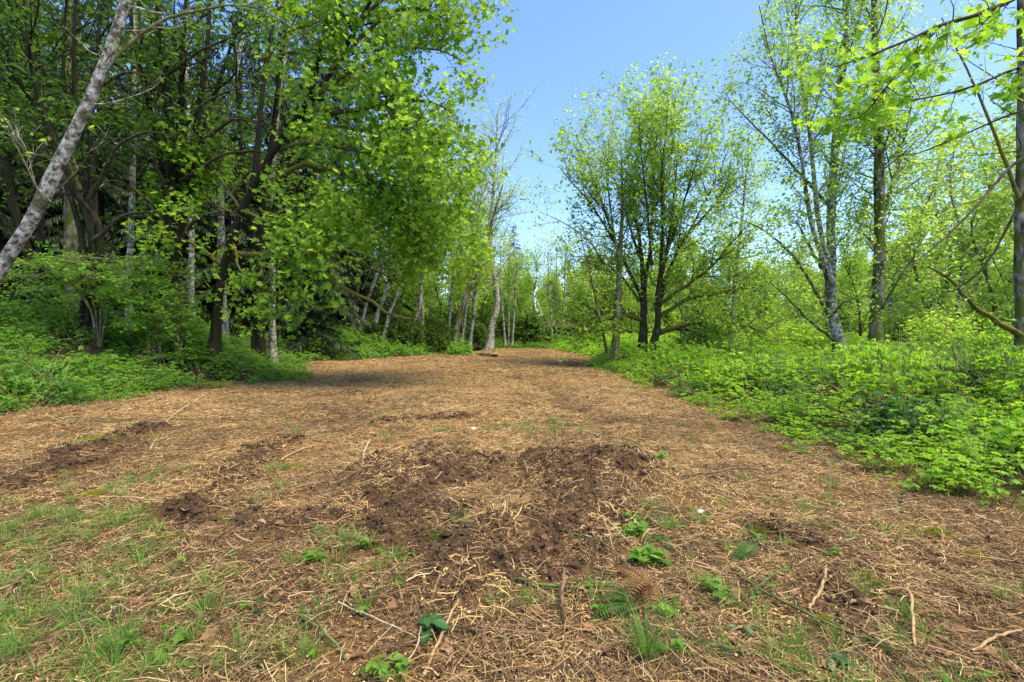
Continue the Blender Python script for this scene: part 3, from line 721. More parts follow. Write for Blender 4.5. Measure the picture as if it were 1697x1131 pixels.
# ---- pale thin trunks within the forest
FT = [('pale lichen-spotted thin trunk rising between the dark maple stems', (372, 540), [(366, 320), (376, 220), (392, 120), (412, -20), (420, -120)], 22, .16),
      ('broad grey trunk partly hidden behind the leaning white alder', (120, 540), [(118, 400), (119, 310), (114, 150), (112, -60)], 21, .30),
      ('thin grey trunk standing clear above the layered vine maple', (214, 540), [(214, 460), (219, 330), (222, 180), (224, -40)], 20, .13),
      ('pale thin trunk near the top of the dark forest, above the mossy maple', (318, 545), [(316, 300), (310, 140), (311, 60), (313, -60)], 24, .15),
      ('crooked pale trunk in front of the drooping dark conifer', (452, 548), [(452, 300), (458, 210), (466, 130), (486, 30), (500, -80)], 23, .15)]
for i, (lb, b, q, D, r) in enumerate(FT):
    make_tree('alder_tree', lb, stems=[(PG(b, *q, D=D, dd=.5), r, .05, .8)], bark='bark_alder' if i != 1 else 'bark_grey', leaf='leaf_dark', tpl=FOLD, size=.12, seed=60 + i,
              b1=dict(per_m=1.8, t0=.35, L=1.8, ang=60, M_=5), b2=dict(per_m=3.5, t0=.2, L=.7, ang=45, M_=4), nleaf=9, leaf_on=(2,), spread=.18, group='pale trunks in the forest on the left')

# ---- conifers
def conifer_meshes(h, w, seed, low=.06, droop=.35):
    rng = np.random.default_rng(seed)
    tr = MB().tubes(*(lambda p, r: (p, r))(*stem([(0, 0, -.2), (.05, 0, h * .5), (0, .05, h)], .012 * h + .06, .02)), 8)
    n = int(h * 15); t = low + (1 - low) * np.sort(rng.random(n)); z = t * h
    le = w * (1 - t) ** .75 * (.7 + .5 * rng.random(n)) + .25
    az = rng.random(n) * 2 * np.pi; d0 = np.stack([np.cos(az), np.sin(az), np.zeros(n)], -1)
    K = 7; pts = np.zeros((n, K, 3))
    for k in range(K):
        s = k / (K - 1); pts[:, k] = d0 * (le * s)[:, None]; pts[:, k, 2] = z + le * (.12 * s - droop * s ** 2)
    tr.tubes(pts, np.linspace(.03, .006, K)[None].repeat(n, 0) * np.clip(le / 2, .3, 1.2)[:, None], 3)
    cr_ = MB()
    # hanging sprays along every branch
    m = np.maximum((le * 34).astype(int), 6); idx = np.repeat(np.arange(n), m); q = len(idx)
    s = .12 + .88 * rng.random(q) ** .7; f = s * (K - 1); i = np.minimum(f.astype(int), K - 2); ww = (f - i)[:, None]
    p = pts[idx, i] * (1 - ww) + pts[idx, i + 1] * ww
    side = np.cross(d0[idx], [0, 0, 1.]) * np.sign(rng.normal(size=q))[:, None]
    d = nrm(side * (.3 + rng.random(q))[:, None] + d0[idx] * .7 + np.stack([np.zeros(q), np.zeros(q), -.6 - 1.1 * rng.random(q)], -1))
    nn = nrm(np.stack([np.zeros(q), np.zeros(q), np.ones(q)], -1) + .5 * rng.normal(size=(q, 3)))
    tv = np.array([(0, 0, 0), (.085, .3, 0), (.04, .75, -.02), (0, 1, -.06), (-.04, .75, -.02), (-.085, .3, 0)], float)
    tf = [(0, 1, 5), (1, 2, 4), (1, 4, 5), (2, 3, 4)]
    sz = np.clip(.20 + .10 * le[idx] * (1 - .5 * s), .16, .48) * (.7 + .6 * rng.random(q))
    cr_.stamps(tv, tf, p, frames(d, nn), sz)
    return tr.mesh('trunk', M['bark_dark']), cr_.mesh('crown', M['needle'])
CONI = [conifer_meshes(17, 3.2, 1, .02, .45), conifer_meshes(22, 3.6, 2, .05, .35)]
def conifer(label, px, D, v=0, s=1.0, rz=0, group='dark conifers in the forest on the left'):
    p = on_ground(px, 560, D)
    o = empty('conifer_tree', p, label, 'tree', group, rz); o.scale = (s, s, s)
    link('trunk', CONI[v][0], o); link('crown', CONI[v][1], o)
conifer('dark drooping conifer with branches down to the bank, behind the huge maple\'s limbs', 512, 31, 0, 1.15, .3)
conifer('dark conifer right behind the leaning white trunk at the left border', 20, 25, 1, .9, 1.1)
conifer('dark conifer filling the gap left of the thin grey trunk', 165, 27, 0, 1.15, 2.2)
conifer('dark conifer behind the mossy many-stemmed maple', 290, 28, 1, .95, 3.0)
conifer('dark conifer behind the foot of the huge leaning maple', 400, 30, 0, 1.25, 4.1)
conifer('tall dark conifer standing between the crooked pale trunk and the drooping conifer', 468, 33, 1, 1.05, 5.0)
conifer('dark conifer glimpsed at the left border between trunks', -90, 22, 0, 1.1, .8)
for px, D, v in sorted(((-60, 34, 1), (90, 38, 0), (230, 40, 1), (350, 42, 0), (520, 40, 1), (600, 47, 0), (-140, 30, 0), (20, 31, 1), (130, 33, 0), (260, 34, 0), (430, 37, 0), (330, 48, 1), (180, 47, 1), (40, 45, 1), (480, 48, 0), (560, 52, 1))):
    conifer('dark conifer deep in the forest behind the front row of conifers', px, D, v, 1.5, px * .37, 'conifers deep in the forest')
conifer('slim pointed conifer rising behind the tall alder at the end of the path', 852, 85, 1, .98, .5, 'conifers beyond the path end')

# ---- row of alders along the left edge of the path
ROW = [('upright grey alder trunk at the near end of the row left of the path', (583, 552), [(588, 510), (597, 430), (606, 340), (614, 250), (618, 150)], 38, .24),
       ('thin pale alder bending right, second in the row left of the path', (594, 552), [(606, 510), (620, 468), (642, 405), (664, 320), (680, 240)], 38, .15),
       ('white leaning alder trunk, third in the row left of the path', (614, 556), [(628, 515), (645, 470), (662, 390), (672, 320), (690, 200)], 38, .20),
       ('white alder trunk leaning most strongly, fourth in the row left of the path', (632, 560), [(646, 520), (663, 480), (680, 430), (705, 350), (730, 260)], 37, .16),
       ('leaning pale alder in the middle of the row left of the path', (677, 564), [(686, 538), (695, 508), (701, 452), (712, 360), (728, 270)], 40, .17),
       ('straight thin alder in the middle of the row left of the path', (700, 568), [(700, 530), (698, 452), (702, 350), (706, 250)], 41, .15),
       ('thin alder half hidden by the biggest leaning alder of the row', (740, 576), [(744, 545), (748, 490), (754, 400), (765, 300)], 43, .15),
       ('biggest leaning alder at the path edge, dark above and white at its foot', (752, 588), [(757, 542), (777, 478), (797, 432), (815, 370), (835, 300)], 42, .32),
       ('thin pale alder just right of the biggest leaning alder', (762, 578), [(768, 548), (776, 480), (782, 380), (790, 280)], 43, .14),
       ('mottled alder between the biggest leaning alder and the tall one at the path end', (776, 578), [(783, 535), (787, 490), (790, 400), (800, 300)], 44, .2),
       ('tall airy alder with fine bare twigs against the sky at the far path edge', (810, 584), [(815, 540), (824, 500), (812, 395), (820, 290), (825, 192)], 48, .36)]
for i, (lb, b, q, D, r) in enumerate(ROW):
    tall = i == 10
    make_tree('alder_tree', lb, stems=[(PG(b, *q, D=D, dd=.6 * (-1) ** i), r, .03, .8)], bark='bark_alder' if i not in (0, 7) else 'bark_grey', leaf='leaf_far' if i > 4 else 'leaf_alder', tpl=FOLD,
              size=.19 if not tall else .15, seed=80 + i, b1=dict(per_m=2.6 if not tall else 3.4, t0=.3, L=3.0 if not tall else 4.2, ang=50, M_=6, up=.12, wig=.15),
              b2=dict(per_m=2.6 if not tall else 3.0, t0=.15, L=1.0, ang=45, M_=4), nleaf=9 if not tall else 8, leaf_on=(2,), spread=.2, sides=7, group='alders in the row left of the path')
for i, (px, py, top, D) in enumerate(((838, 574, 470, 58), (843, 573, 480, 59), (848, 574, 465, 58), (917, 575, 470, 61), (922, 576, 480, 62), (928, 575, 470, 61))):
    make_tree('alder_tree', ('leftmost', 'middle', 'rightmost')[i % 3] + (' of three thin white stems at the dark end of the path' if i < 3 else ' of three thin white stems in front of the rusty roofed shed'),
              stems=[(PG((px, py), (px + 3 * (i % 3 - 1), 540), (px + 8 * (i % 3 - 1), top), (px + 9 * (i % 3 - 1), top - 70), D=D), .16, .03)], bark='bark_alder', leaf='leaf_far', tpl=FOLD, size=.2, seed=100 + i,
              b1=dict(per_m=2.5, t0=.4, L=2.2, ang=50, M_=5), b2=dict(per_m=2.6, t0=.15, L=.9, ang=45, M_=4), nleaf=9, leaf_on=(2,), spread=.2, sides=6,
              group='thin stems left of the path end' if i < 3 else 'thin stems before the shed')

# ---- generic young alders used many times
def alder_meshes(h, seed, leaf='leaf_far', w=2.2, n2=2.2, size=.17, r=.11, bark='bark_alder', t0=.25, nl=4, tpl=FOLD):
    rng = np.random.default_rng(seed)
    q = [np.array([0, 0, -.2])] + [np.array([rng.normal() * .05 * h * k / 4, rng.normal() * .05 * h * k / 4, h * k / 4]) for k in range(1, 5)]
    p, rd = stem(q, r, .02); SP, SR = p[None], rd[None]
    P1, R1, _ = grow(SP, SR, rng, per_m=5.5, t0=t0, L=w, ang=50, M_=6, up=.12, lprof=lambda t: 1.15 - .7 * t)
    P2, R2, _ = grow(P1, R1, rng, per_m=n2, t0=.15, L=.9, ang=45, M_=4)
    a = MB().tubes(SP, SR, 7).tubes(P1, R1, 4).tubes(P2, R2, 3)
    c = MB(); leaves_on(P2, rng, nl, size, tpl, c, .2)
    return a, c, bark, leaf
VAR = []
for k, (h, lf, w, bk, t0) in enumerate(((10, 'leaf_far', 2.0, 'bark_alder', .2), (12, 'leaf_alder', 2.3, 'bark_grey', .25), (8.5, 'leaf_far', 1.9, 'bark_grey', .12), (13, 'leaf_maple_r', 2.8, 'bark_maple', .15))):
    a, c, bk, lf = alder_meshes(h, 200 + k, lf, w, 3.4, .21, .12, bk, t0, 9)
    VAR.append((a.mesh('trunk', M[bk]), c.mesh('crown', M[lf])))
rng = np.random.default_rng(5)
ORD = 'first second third fourth fifth sixth seventh eighth ninth tenth eleventh twelfth thirteenth fourteenth fifteenth sixteenth'.split()
def rank(px, pool): return ORD[sorted(pool).index(px)]
def young(px, D, v, s, label, group, rz):
    p = on_ground(px, 560, D)
    o = empty('alder_tree', p, label, 'tree', group, rz); o.scale = (s, s, s * (.92 + .16 * rng.random()))
    link('trunk', VAR[v][0], o); link('crown', VAR[v][1], o)
YR = [(1275, 36, 2, .78), (1322, 33, 0, .72), (1345, 42, 1, .78), (1370, 30, 2, .75), (1425, 34, 3, .8), (1475, 27, 0, 1.05), (1500, 36, 3, 1.1), (1530, 24, 2, 1.1), (1560, 30, 1, 1.15),
        (1590, 26, 0, 1.15), (1615, 36, 3, 1.2), (1640, 23, 2, 1.1), (1665, 29, 1, 1.1), (1685, 22, 0, 1.0), (1710, 26, 3, 1.0), (1740, 31, 1, 1.0), (1290, 48, 0, .85), (1410, 46, 1, .9), (1460, 50, 3, .95), (1545, 47, 0, 1.1), (1620, 50, 1, 1.1), (1690, 44, 3, 1.1)]
YR_R = [q[0] for q in YR if q[0] > 1410]; YR_L = [q[0] for q in YR if q[0] <= 1410]
for k, (px, D, v, s) in enumerate(YR):
    young(px, D, v, s, rank(px, YR_R) + ' from the left of the young alders in the thicket right of the three-stemmed alder' if px > 1410 else rank(px, YR_L) + ' from the left of the young alders between broad maple and three-stemmed alder',
          'young alders in the right thicket' if px > 1410 else 'young alders right of the maple', k * 1.7)
YM = [(968, 54, 2, .95), (990, 50, 2, .9), (978, 62, 0, 1.05), (1008, 58, 0, 1.0), (1045, 54, 3, .85), (1090, 52, 2, .95), (1130, 56, 0, .95), (1165, 50, 2, .95), (1200, 54, 3, .85), (1235, 50, 2, .9)]
for k, (px, D, v, s) in enumerate(YM):
    young(px, D, v, s, rank(px, [q[0] for q in YM]) + ' from the left of the pale young alders behind the broad maple', 'young alders behind the maple', k * 2.3)
YP = [(640, 46, 3, 1.1), (690, 48, 1, 1.15), (730, 52, 3, 1.1), (770, 56, 1, 1.35), (800, 62, 3, 1.3), (835, 66, 1, 1.2), (865, 66, 3, 1.0), (888, 72, 3, 1.05), (898, 76, 2, 1.0), (870, 74, 1, 1.05)]
YP_L = [q[0] for q in YP if q[0] <= 800]; YP_R = [q[0] for q in YP if q[0] > 800]
for k, (px, D, v, s) in enumerate(YP):
    young(px, D, v, s, rank(px, YP_R) + ' from the left of the leafy trees closing the path end' if px > 800 else rank(px, YP_L) + ' from the left of the leafy trees behind the leaning alder row',
          'trees at the end of the path' if px > 800 else 'trees behind the alder row', k * 1.3)

# ---- far wood that reads as one mass
TPLS = []
for k in range(3):
    a, c, bk, lf = alder_meshes(12.5 + k, 300 + k, 'leaf_far', 3.0, 2.6, .34, .14, 'bark_grey', .05, 11)
    m_ = MB(); m_.v = a.v + c.v; m_.n = a.n + c.n
    m_.f = a.f + [(f + a.n, 1, s_) for f, _, s_ in c.f]
    TPLS.append(m_.mesh('wood', [M['bark_grey'], M['leaf_far']]))
n = 420
D = 66 + 70 * rng.random(n) ** 1.2; ang_ = -1.0 + 2.0 * rng.random(n); X = D * ang_ * 1.15
ok = ~((X > -3.2) & (X < 10) & (D < 78))
X, D = X[ok], D[ok]; n = len(X)
scatter('far_woodland', TPLS, np.stack([X, D, height(X, D) - .1], -1), np.stack([0 * X, 0 * X, rng.random(n) * 6.28], -1), .72 + .3 * rng.random(n), rng.integers(0, 3, n), 'pale green woodland closing the view all round beyond the clearing')

# ------------------------------------------------------------------ undergrowth
def clump(seed, nleaf, Rr, Ht, size, leafmat, tpl=OVAL, stems_=10):
    rng = np.random.default_rng(seed); b = MB()
    # upright leafy shoots
    ns = stems_; a = rng.random(ns) * 6.28; r0 = Rr * .55 * np.sqrt(rng.random(ns)); b0 = np.stack([r0 * np.cos(a), r0 * np.sin(a), np.full(ns, -.08)], -1)
    tip = b0 + np.stack([np.cos(a) * Rr * .5 * rng.random(ns), np.sin(a) * Rr * .5 * rng.random(ns), Ht * (.55 + .5 * rng.random(ns)) * (1 - .35 * (r0 / Rr) ** 2)], -1)
    mid = (b0 + tip) / 2 + rng.normal(size=(ns, 3)) * .05
    pts = np.stack([b0, mid, tip], 1)
    b.tubes(pts, np.array([[.007, .005, .002]]).repeat(ns, 0), 3, 1)
    per = max(2, nleaf // (3 * ns)); idx = np.repeat(np.arange(ns), per); q = len(idx)
    t = .25 + .75 * rng.random(q) ** .6
    c = b0[idx] * ((1 - t) ** 2)[:, None] + 2 * mid[idx] * (t * (1 - t))[:, None] + tip[idx] * (t ** 2)[:, None]
    az = rng.random(q) * 6.28; o = np.stack([np.cos(az), np.sin(az), .15 + .2 * rng.random(q)], -1)
    pet = (.05 + .09 * rng.random(q)) * (1.25 - .5 * t); c = c + o * pet[:, None]
    s = size * (.7 + .6 * rng.random(q)) * (1.15 - .35 * t)
    for da in (-1.15, 0, 1.15):      # three leaflets together
        d = np.stack([np.cos(az + da), np.sin(az + da), -.15 - .35 * rng.random(q)], -1)
        nn = nrm(np.stack([np.cos(az) * .35, np.sin(az) * .35, np.ones(q)], -1) + .28 * rng.normal(size=(q, 3)))
        b.stamps(tpl[0], tpl[1], c, frames(d, nn), s * (1.1 if da == 0 else .9), 0)
    return b.mesh('clump', [M[leafmat], M['cane_green']])

def dead_stems(seed):
    rng = np.random.default_rng(seed); n = 16; a = rng.random(n) * 6.28; L = .35 + .55 * rng.random(n)
    p0 = rng.normal(size=(n, 3)) * [.18, .18, 0]; d = np.stack([np.cos(a) * .6, np.sin(a) * .6, .3 + .8 * rng.random(n)], -1)
    p2 = p0 + d * L[:, None]; p1 = (p0 + p2) / 2 + rng.normal(size=(n, 3)) * .06
    return MB().tubes(np.stack([p0, p1, p2], 1), np.array([[.005, .004, .002]]).repeat(n, 0), 3).mesh('dead_stems', M['cane_tan'])

def tuft_mesh(seed, n, L, w, lean=.5, mat='grass'):
    rng = np.random.default_rng(seed); a = rng.random(n) * 6.28; r = .05 * np.sqrt(rng.random(n)); le = L * (.5 + .7 * rng.random(n)); k = 5
    s = np.linspace(0, 1, k)[None]; ln = (lean * (.3 + rng.random(n)))[:, None]
    out_ = (le[:, None] * ln * s ** 2); zz = le[:, None] * (s - .35 * ln * s ** 2.5)
    c, sn = np.cos(a)[:, None], np.sin(a)[:, None]
    cen = np.stack([r[:, None] * c + out_ * c, r[:, None] * sn + out_ * sn, zz - .01], -1)
    wd = w * (1 - s ** 1.5 * .9); sd = np.stack([-sn, c, 0 * c], -1)
    V = np.stack([cen - sd * wd[..., None], cen + sd * wd[..., None]], 2).reshape(-1, 3)
    i = np.arange(k - 1)[None] * 2 + (np.arange(n) * k * 2)[:, None]
    F = np.stack([i, i + 1, i + 3, i + 2], -1).reshape(-1, 4)
    return MB().add(V, F, 0, True).mesh('blades', M[mat])

def place(xmin, xmax, ymin, ymax, dens, seed):
    rng = np.random.default_rng(seed); n = int((xmax - xmin) * (ymax - ymin) * dens)
    return xmin + (xmax - xmin) * rng.random(n), ymin + (ymax - ymin) * rng.random(n), rng

def undergrowth(name, label, side, mats, seed):
    T = [clump(seed + k, 132, .42, .62 + .1 * (k % 3), (.095 if side != 'r' else .08), mats, OVAL) for k in range(5)] + \
        [clump(seed + 10 + k, 90, .6, .8, .15, mats, FOLD, 9) for k in range(3)] + \
        [clump(seed + 20 + k, 80, .4, .7, .10, 'leaf_under_d', OVAL) for k in range(2)] + [clump(seed + 30 + k, 48, .4, .9, .105, mats, MAPLE, 5) for k in range(2)] + \
        [tuft_mesh(seed + 40, 70, .75, .005, .6, 'grass'), dead_stems(seed + 41)]
    PX, PY, SC, ID = [], [], [], []
    if side == 'r': zones = [(3.5, 16, 2.5, 14, 9, 0), (3.5, 30, 14, 28, 5.5, 0), (3.5, 60, 28, 64, 2.6, 1)]
    elif side == 'l': zones = [(-22, -7, 4, 14, 13, 0), (-32, -5, 14, 28, 9, 0), (-40, -1, 28, 64, 2.6, 1)]
    else: zones = [(-8, 9, 55, 66, 4, 1)]
    for j, (x0, x1, y0, y1, dn, far) in enumerate(zones):
        x, y, rng = place(x0, x1, y0, y1, dn, seed + 50 + j)
        l, r, b = in_veg(x, y)
        e = {'r': r, 'l': l, 'b': b}[side]
        keep = e > .15 - .75 * rng.random(len(x)) ** 4
        fr = np.abs(x) < y * 1.2 + 2.5          # plausible view of the place, with a margin
        keep &= fr
        # thin patches
        keep &= (side != 'r') | (fbm(x * .5, y * .5, 3, 71) > -.42) | (rng.random(len(x)) < .35)
        x, y, e = x[keep], y[keep], e[keep]; k = len(x)
        hgt = ((.5 if side == 'r' else .55) + .55 * sstep(0, 2.2, e)) * np.clip(1.05 + 1.7 * fbm(x * .55, y * .55, 3, 72), .35, 2) * (.8 + .4 * rng.random(k))
        if side == 'l': hgt = hgt * (1 - .55 * np.exp(-((y - 17.8) / 2.6) ** 2) * (1 - sstep(2, 5, e)))
        hgt = hgt * (.35 + .65 * sstep(-.5, .3, e)) * (1.35 if far and side != 'b' else 1.0)
        PX.append(x); PY.append(y); SC.append(hgt * (1.0 if side != 'l' else .95)); i_ = rng.integers(0, 5, k) if not far else 5 + rng.integers(0, 3, k)
        mixn = fbm(x * .7, y * .7, 2, 73); u_ = rng.random(k)
        if not far:
            i_ = np.where((mixn > .12) & (u_ < .55), 8 + (u_ * 997).astype(int) % 2, i_); i_ = np.where((mixn < -.1) & (u_ < .4), 10 + (u_ * 997).astype(int) % 2, i_)
            i_ = np.where(u_ > .955, 12, i_); i_ = np.where((u_ > .89) & (u_ <= .955), 13, i_)
        ID.append(i_)
    x, y, s, i = map(np.concatenate, (PX, PY, SC, ID)); rng = np.random.default_rng(seed + 99)
    rz = rng.random(len(x)) * 6.28
    rot = np.stack([rng.normal(size=len(x)) * .12, rng.normal(size=len(x)) * .12, rz], -1)
    wide = np.clip(.55 + .45 * s, .6, 1.25) * (.9 + .2 * rng.random(len(x)))
    scatter(name, T, np.stack([x, y, height(x, y)], -1), rot, np.stack([wide, wide, np.clip(s, .3 if side == 'r' else .42, 2.2)], -1), i, label)
    return len(x)
STAT.append(('under', undergrowth('undergrowth', 'bright yellow-green bramble and salmonberry undergrowth along the right of the path', 'r', 'leaf_under_r', 1000),
             undergrowth('undergrowth', 'deep green nettle and bramble undergrowth on the rising left bank', 'l', 'leaf_under_l', 1100),
             undergrowth('undergrowth', 'low green plants closing the far end of the path', 'b', 'leaf_under_l', 1200)))

# ---- shrubs
def shrub(name, label, px, py, D, w, h, leaf, seed, n=90, size=.1, tpl=FOLD, layers=None, cat='shrub', group=None, base=None, nl=9, bark='bark_grey'):
    rng = np.random.default_rng(seed)
    c = at(px, py, D) if base is None else np.asarray(base, float)
    b0 = np.array([c[0], c[1], H(c[0], c[1]) - .1]); root = empty(name, b0, label, cat, group)
    a = rng.random(n) * 6.28
    if layers is None:
        el = np.arcsin(rng.random(n) ** .8); d = np.stack([np.cos(a) * np.cos(el) * w, np.sin(a) * np.cos(el) * w, np.sin(el) * h], -1) * (.7 + .35 * rng.random(n))[:, None]
        pts = np.stack([d * 0, d * np.array([.35, .35, .55]), d], 1); pts = np.stack([spline(q, 6) for q in pts])
    else:
        nm = 7; am = np.arange(nm) / nm * 6.28 + rng.random(nm) * .6; rm = w * (.15 + .5 * rng.random(nm)); zm = rng.choice(layers, nm) + rng.normal(size=nm) * .08
        tips = np.stack([np.cos(am) * rm, np.sin(am) * rm * .8, zm], -1)
        main = np.stack([spline([(0, 0, -.1), t_ * [.25, .25, .6], t_], 6) for t_ in tips])
        j = rng.integers(0, nm, n); tt = rng.integers(3, 6, n); st_ = main[j, tt]; le = w * .5 * (.5 + .7 * rng.random(n))
        e = st_ + np.stack([np.cos(a) * le, np.sin(a) * le, rng.normal(size=n) * .06 - .05 * le], -1)
        pts = np.stack([spline([p_, (p_ + q_) / 2 + [0, 0, .08 * w * .3], q_], 6) for p_, q_ in zip(st_, e)])
    rad = np.linspace(.018, .004, 6)[None].repeat(n, 0) * np.clip(w, .6, 1.6)
    P2, R2, _ = grow(pts, rad, rng, per_m=4.5, t0=.35, L=.45 * max(.6, w * .6), ang=45, M_=4, up=.05 if layers is None else -.02, flat=0 if layers is None else .85, rmin=.004)
    st = MB().tubes([[(0, 0, -.1), (.03, 0, h * .25), (0, .03, h * .5)]], [[.03, .025, .012]], 6).tubes(pts, rad * .5, 4).tubes(P2, R2, 3)
    if layers is not None: st.tubes(main, np.linspace(.035, .012, 6)[None].repeat(7, 0), 6)
    link('stems', st.mesh('stems', M[bark]), root)
    cr_ = MB(); leaves_on(P2, rng, nl, size, tpl, cr_, .07 if layers is None else .05, .1, .1, 1.2 if layers is None else 2.2)
    link('crown', cr_.mesh('crown', M[leaf]), root)
    return root
shrub('vine_maple', 'layered vine maple spreading flat green tiers on the bank under the leaning white trunk', 165, 440, 15.6, 2.9, 3.0, 'leaf_vine', 401, 120, .10, FOLD, [2.75, 2.9], nl=12)
shrub('vine_maple', 'flat-tiered vine maple below the dark mossy maple, right of the layered one', 262, 470, 15.8, 1.9, 2.4, 'leaf_vine', 402, 80, .10, FOLD, [2.2, 2.3], nl=12)
shrub('vine_maple', 'low vine maple spray arching over the ferns on the left bank', 295, 510, 16.0, 1.4, 1.7, 'leaf_vine', 403, 55, .09, FOLD, [1.5, 1.6], nl=12)
shrub('shrub', 'dark rounded bush in the undergrowth between the maple and the thin white alder', 1155, 575, 29, 1.7, 2.0, 'leaf_dark', 404, 90, .16)
shrub('shrub', 'ivy-like bush at the foot of the tall straight dark trunk', 1482, 585, 17.6, .75, 1.35, 'leaf_maple_l', 405, 70, .11)
shrub('shrub', 'tall leafy bush near the right border above the undergrowth', 1640, 575, 14.5, 1.5, 1.9, 'leaf_under_r', 406, 100, .10, nl=6)
shrub('shrub', 'small leafy bush hugging the base of the forked alder at the path edge', 1000, 600, 23.6, .8, .75, 'leaf_under_l', 407, 60, .1)
shrub('shrub', 'leafy bush at the foot of the biggest leaning alder by the path', 763, 582, 39, 1.2, 1.3, 'leaf_under_l', 408, 70, .15)
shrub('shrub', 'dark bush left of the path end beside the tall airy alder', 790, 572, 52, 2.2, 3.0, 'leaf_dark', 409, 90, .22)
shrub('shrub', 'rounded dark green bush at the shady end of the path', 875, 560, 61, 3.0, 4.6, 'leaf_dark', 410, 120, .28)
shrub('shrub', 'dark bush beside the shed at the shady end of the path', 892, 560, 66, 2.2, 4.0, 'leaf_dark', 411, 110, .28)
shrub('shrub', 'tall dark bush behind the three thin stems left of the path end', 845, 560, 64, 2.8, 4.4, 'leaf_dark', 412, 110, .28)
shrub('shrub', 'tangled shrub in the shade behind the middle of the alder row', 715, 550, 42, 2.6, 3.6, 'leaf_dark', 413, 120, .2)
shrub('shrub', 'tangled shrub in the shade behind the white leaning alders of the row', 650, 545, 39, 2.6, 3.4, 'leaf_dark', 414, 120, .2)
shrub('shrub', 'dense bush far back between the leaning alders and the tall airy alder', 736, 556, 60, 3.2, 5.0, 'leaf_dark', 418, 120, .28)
shrub('shrub', 'pale shrub in the thicket between the dark trunk and the right border', 1560, 555, 21, 1.8, 2.4, 'leaf_alder', 415, 100, .13)
shrub('shrub', 'pale shrub in the thicket just right of the tall straight dark trunk', 1505, 555, 25, 1.8, 2.6, 'leaf_alder', 416, 100, .14)
shrub('shrub', 'pale shrub in the thicket left of the three-stemmed alder', 1325, 555, 29, 2.0, 2.4, 'leaf_alder', 417, 100, .16)

# ---- ferns: every frond a part
def frond_mesh(mat, L=1.0, n=22, w=.13, arch=.45):
    b = MB(); s = np.linspace(0, 1, 9); pts = np.stack([0 * s, s * .92 * L, L * (.62 * s - arch * 1.6 * s ** 2.2)], -1)
    b.tubes(pts, np.linspace(.006, .002, 9), 3, 0)
    t = np.linspace(.14, .99, n); c = np.stack([np.interp(t, s, pts[:, k]) for k in range(3)], -1); tn = nrm(np.gradient(c, axis=0))
    lw = w * L * np.sin(np.pi * np.clip(t * .88 + .16, 0, 1)) ** .7 + .01
    tv = np.array([(0, 0, 0), (.11, .3, 0), (0, 1, -.06), (-.11, .3, 0)], float); tf = [(0, 1, 2), (0, 2, 3)]
    for sg in (-1, 1):
        d = nrm(np.array([[sg * 1.0, 0, -.12]]) + tn * .35); nn = np.cross(d, tn) * -sg * -1
        nn = np.where(nn[:, 2:3] < 0, -nn, nn)
        b.stamps(tv, tf, c, frames(d, nn), lw)
    return b.mesh('frond', M[mat])
FR = [frond_mesh('fern', 1.0, 24, .14, .42), frond_mesh('fern', .85, 22, .15, .5)]
FRD = [frond_mesh('fern_dead', .42, 18, .16, .55), frond_mesh('fern', .36, 18, .17, .4)]
def fern(label, x, y, nf, s, fr, seed, group=None, name='fern', a0=0, a1=6.28, cat='fern'):
    rng = np.random.default_rng(seed); o = empty(name, (x, y, H(x, y) - .01), label, cat, group); o.scale = (s, s, s)
    for k in range(nf):
        f = link('frond', fr[k % len(fr)], o); f.rotation_euler = (.25 * rng.normal() + .1, .15 * rng.normal(), a0 + (a1 - a0) * (k + .6 * rng.random()) / nf); q = .75 + .4 * rng.random(); f.scale = (q, q, q)
for k, (px, D, s, lb) in enumerate(((262, 16.6, 1.0, 'sword fern on the left bank at the foot of the dark mossy maple'), (302, 16.0, 1.15, 'largest sword fern on the left bank, in front of the mossy maple'),
        (338, 16.4, 1.05, 'sword fern on the left bank right beside the huge leaning maple trunk'), (205, 16.4, 1.0, 'sword fern on the left bank under the layered vine maple'), (372, 17.2, .9, 'small sword fern right of the huge leaning maple trunk'))):
    p = at(px, 550, D); fern(lb, p[0], p[1], 13, s * 1.35, FR, 500 + k, 'sword ferns on the left bank')

# ------------------------------------------------------------------ shed at the end of the path
def box(x0, x1, y0, y1, z0, z1):
    v = [(x, y, z) for x in (x0, x1) for y in (y0, y1) for z in (z0, z1)]
    return v, [(0, 1, 3, 2), (4, 6, 7, 5), (0, 4, 5, 1), (2, 3, 7, 6), (0, 2, 6, 4), (1, 5, 7, 3)]
M['rust'] = plain_mat('rusty roof', (.10, .05, .04), (.22, .13, .11), 3)
M['board'] = plain_mat('grey boards', (.09, .075, .065), (.20, .17, .15), 4)
sp = at(934, 575, 66); sx, sy = sp[0], sp[1]; sz = H(sx, sy)
shed = empty('shed', (sx, sy, sz), 'small open-fronted shed with rusty roof half hidden beyond the path end', 'shed'); shed.scale = (1.15, 1.15, 1.25)
pm = MB().add(*box(-.07, .07, -.07, .07, 0, 2.0)).mesh('post', M['board'])
for x in (-1.6, .2, 1.9): link('post', pm, shed, (x, -1.5, 0))
bm_ = MB().add(*box(-.145, .145, -.015, .015, 0, 2.1)).mesh('board', M['board'])
for k in range(12): link('board', bm_, shed, (-1.65 + k * .3, 1.5, 0))
for k in range(10):
    b_ = link('board', bm_, shed, (1.95, -1.4 + k * .3, 0)); b_.rotation_euler = (0, 0, R(90))
    b_ = link('board', bm_, shed, (-1.72, -1.4 + k * .3, 0)); b_.rotation_euler = (0, 0, R(90))
fb = MB().add(*box(-.5, .5, -.02, .02, 0, 1.9)).mesh('front_panel', M['board']); link('front_panel', fb, shed, (1.35, -1.5, 0))
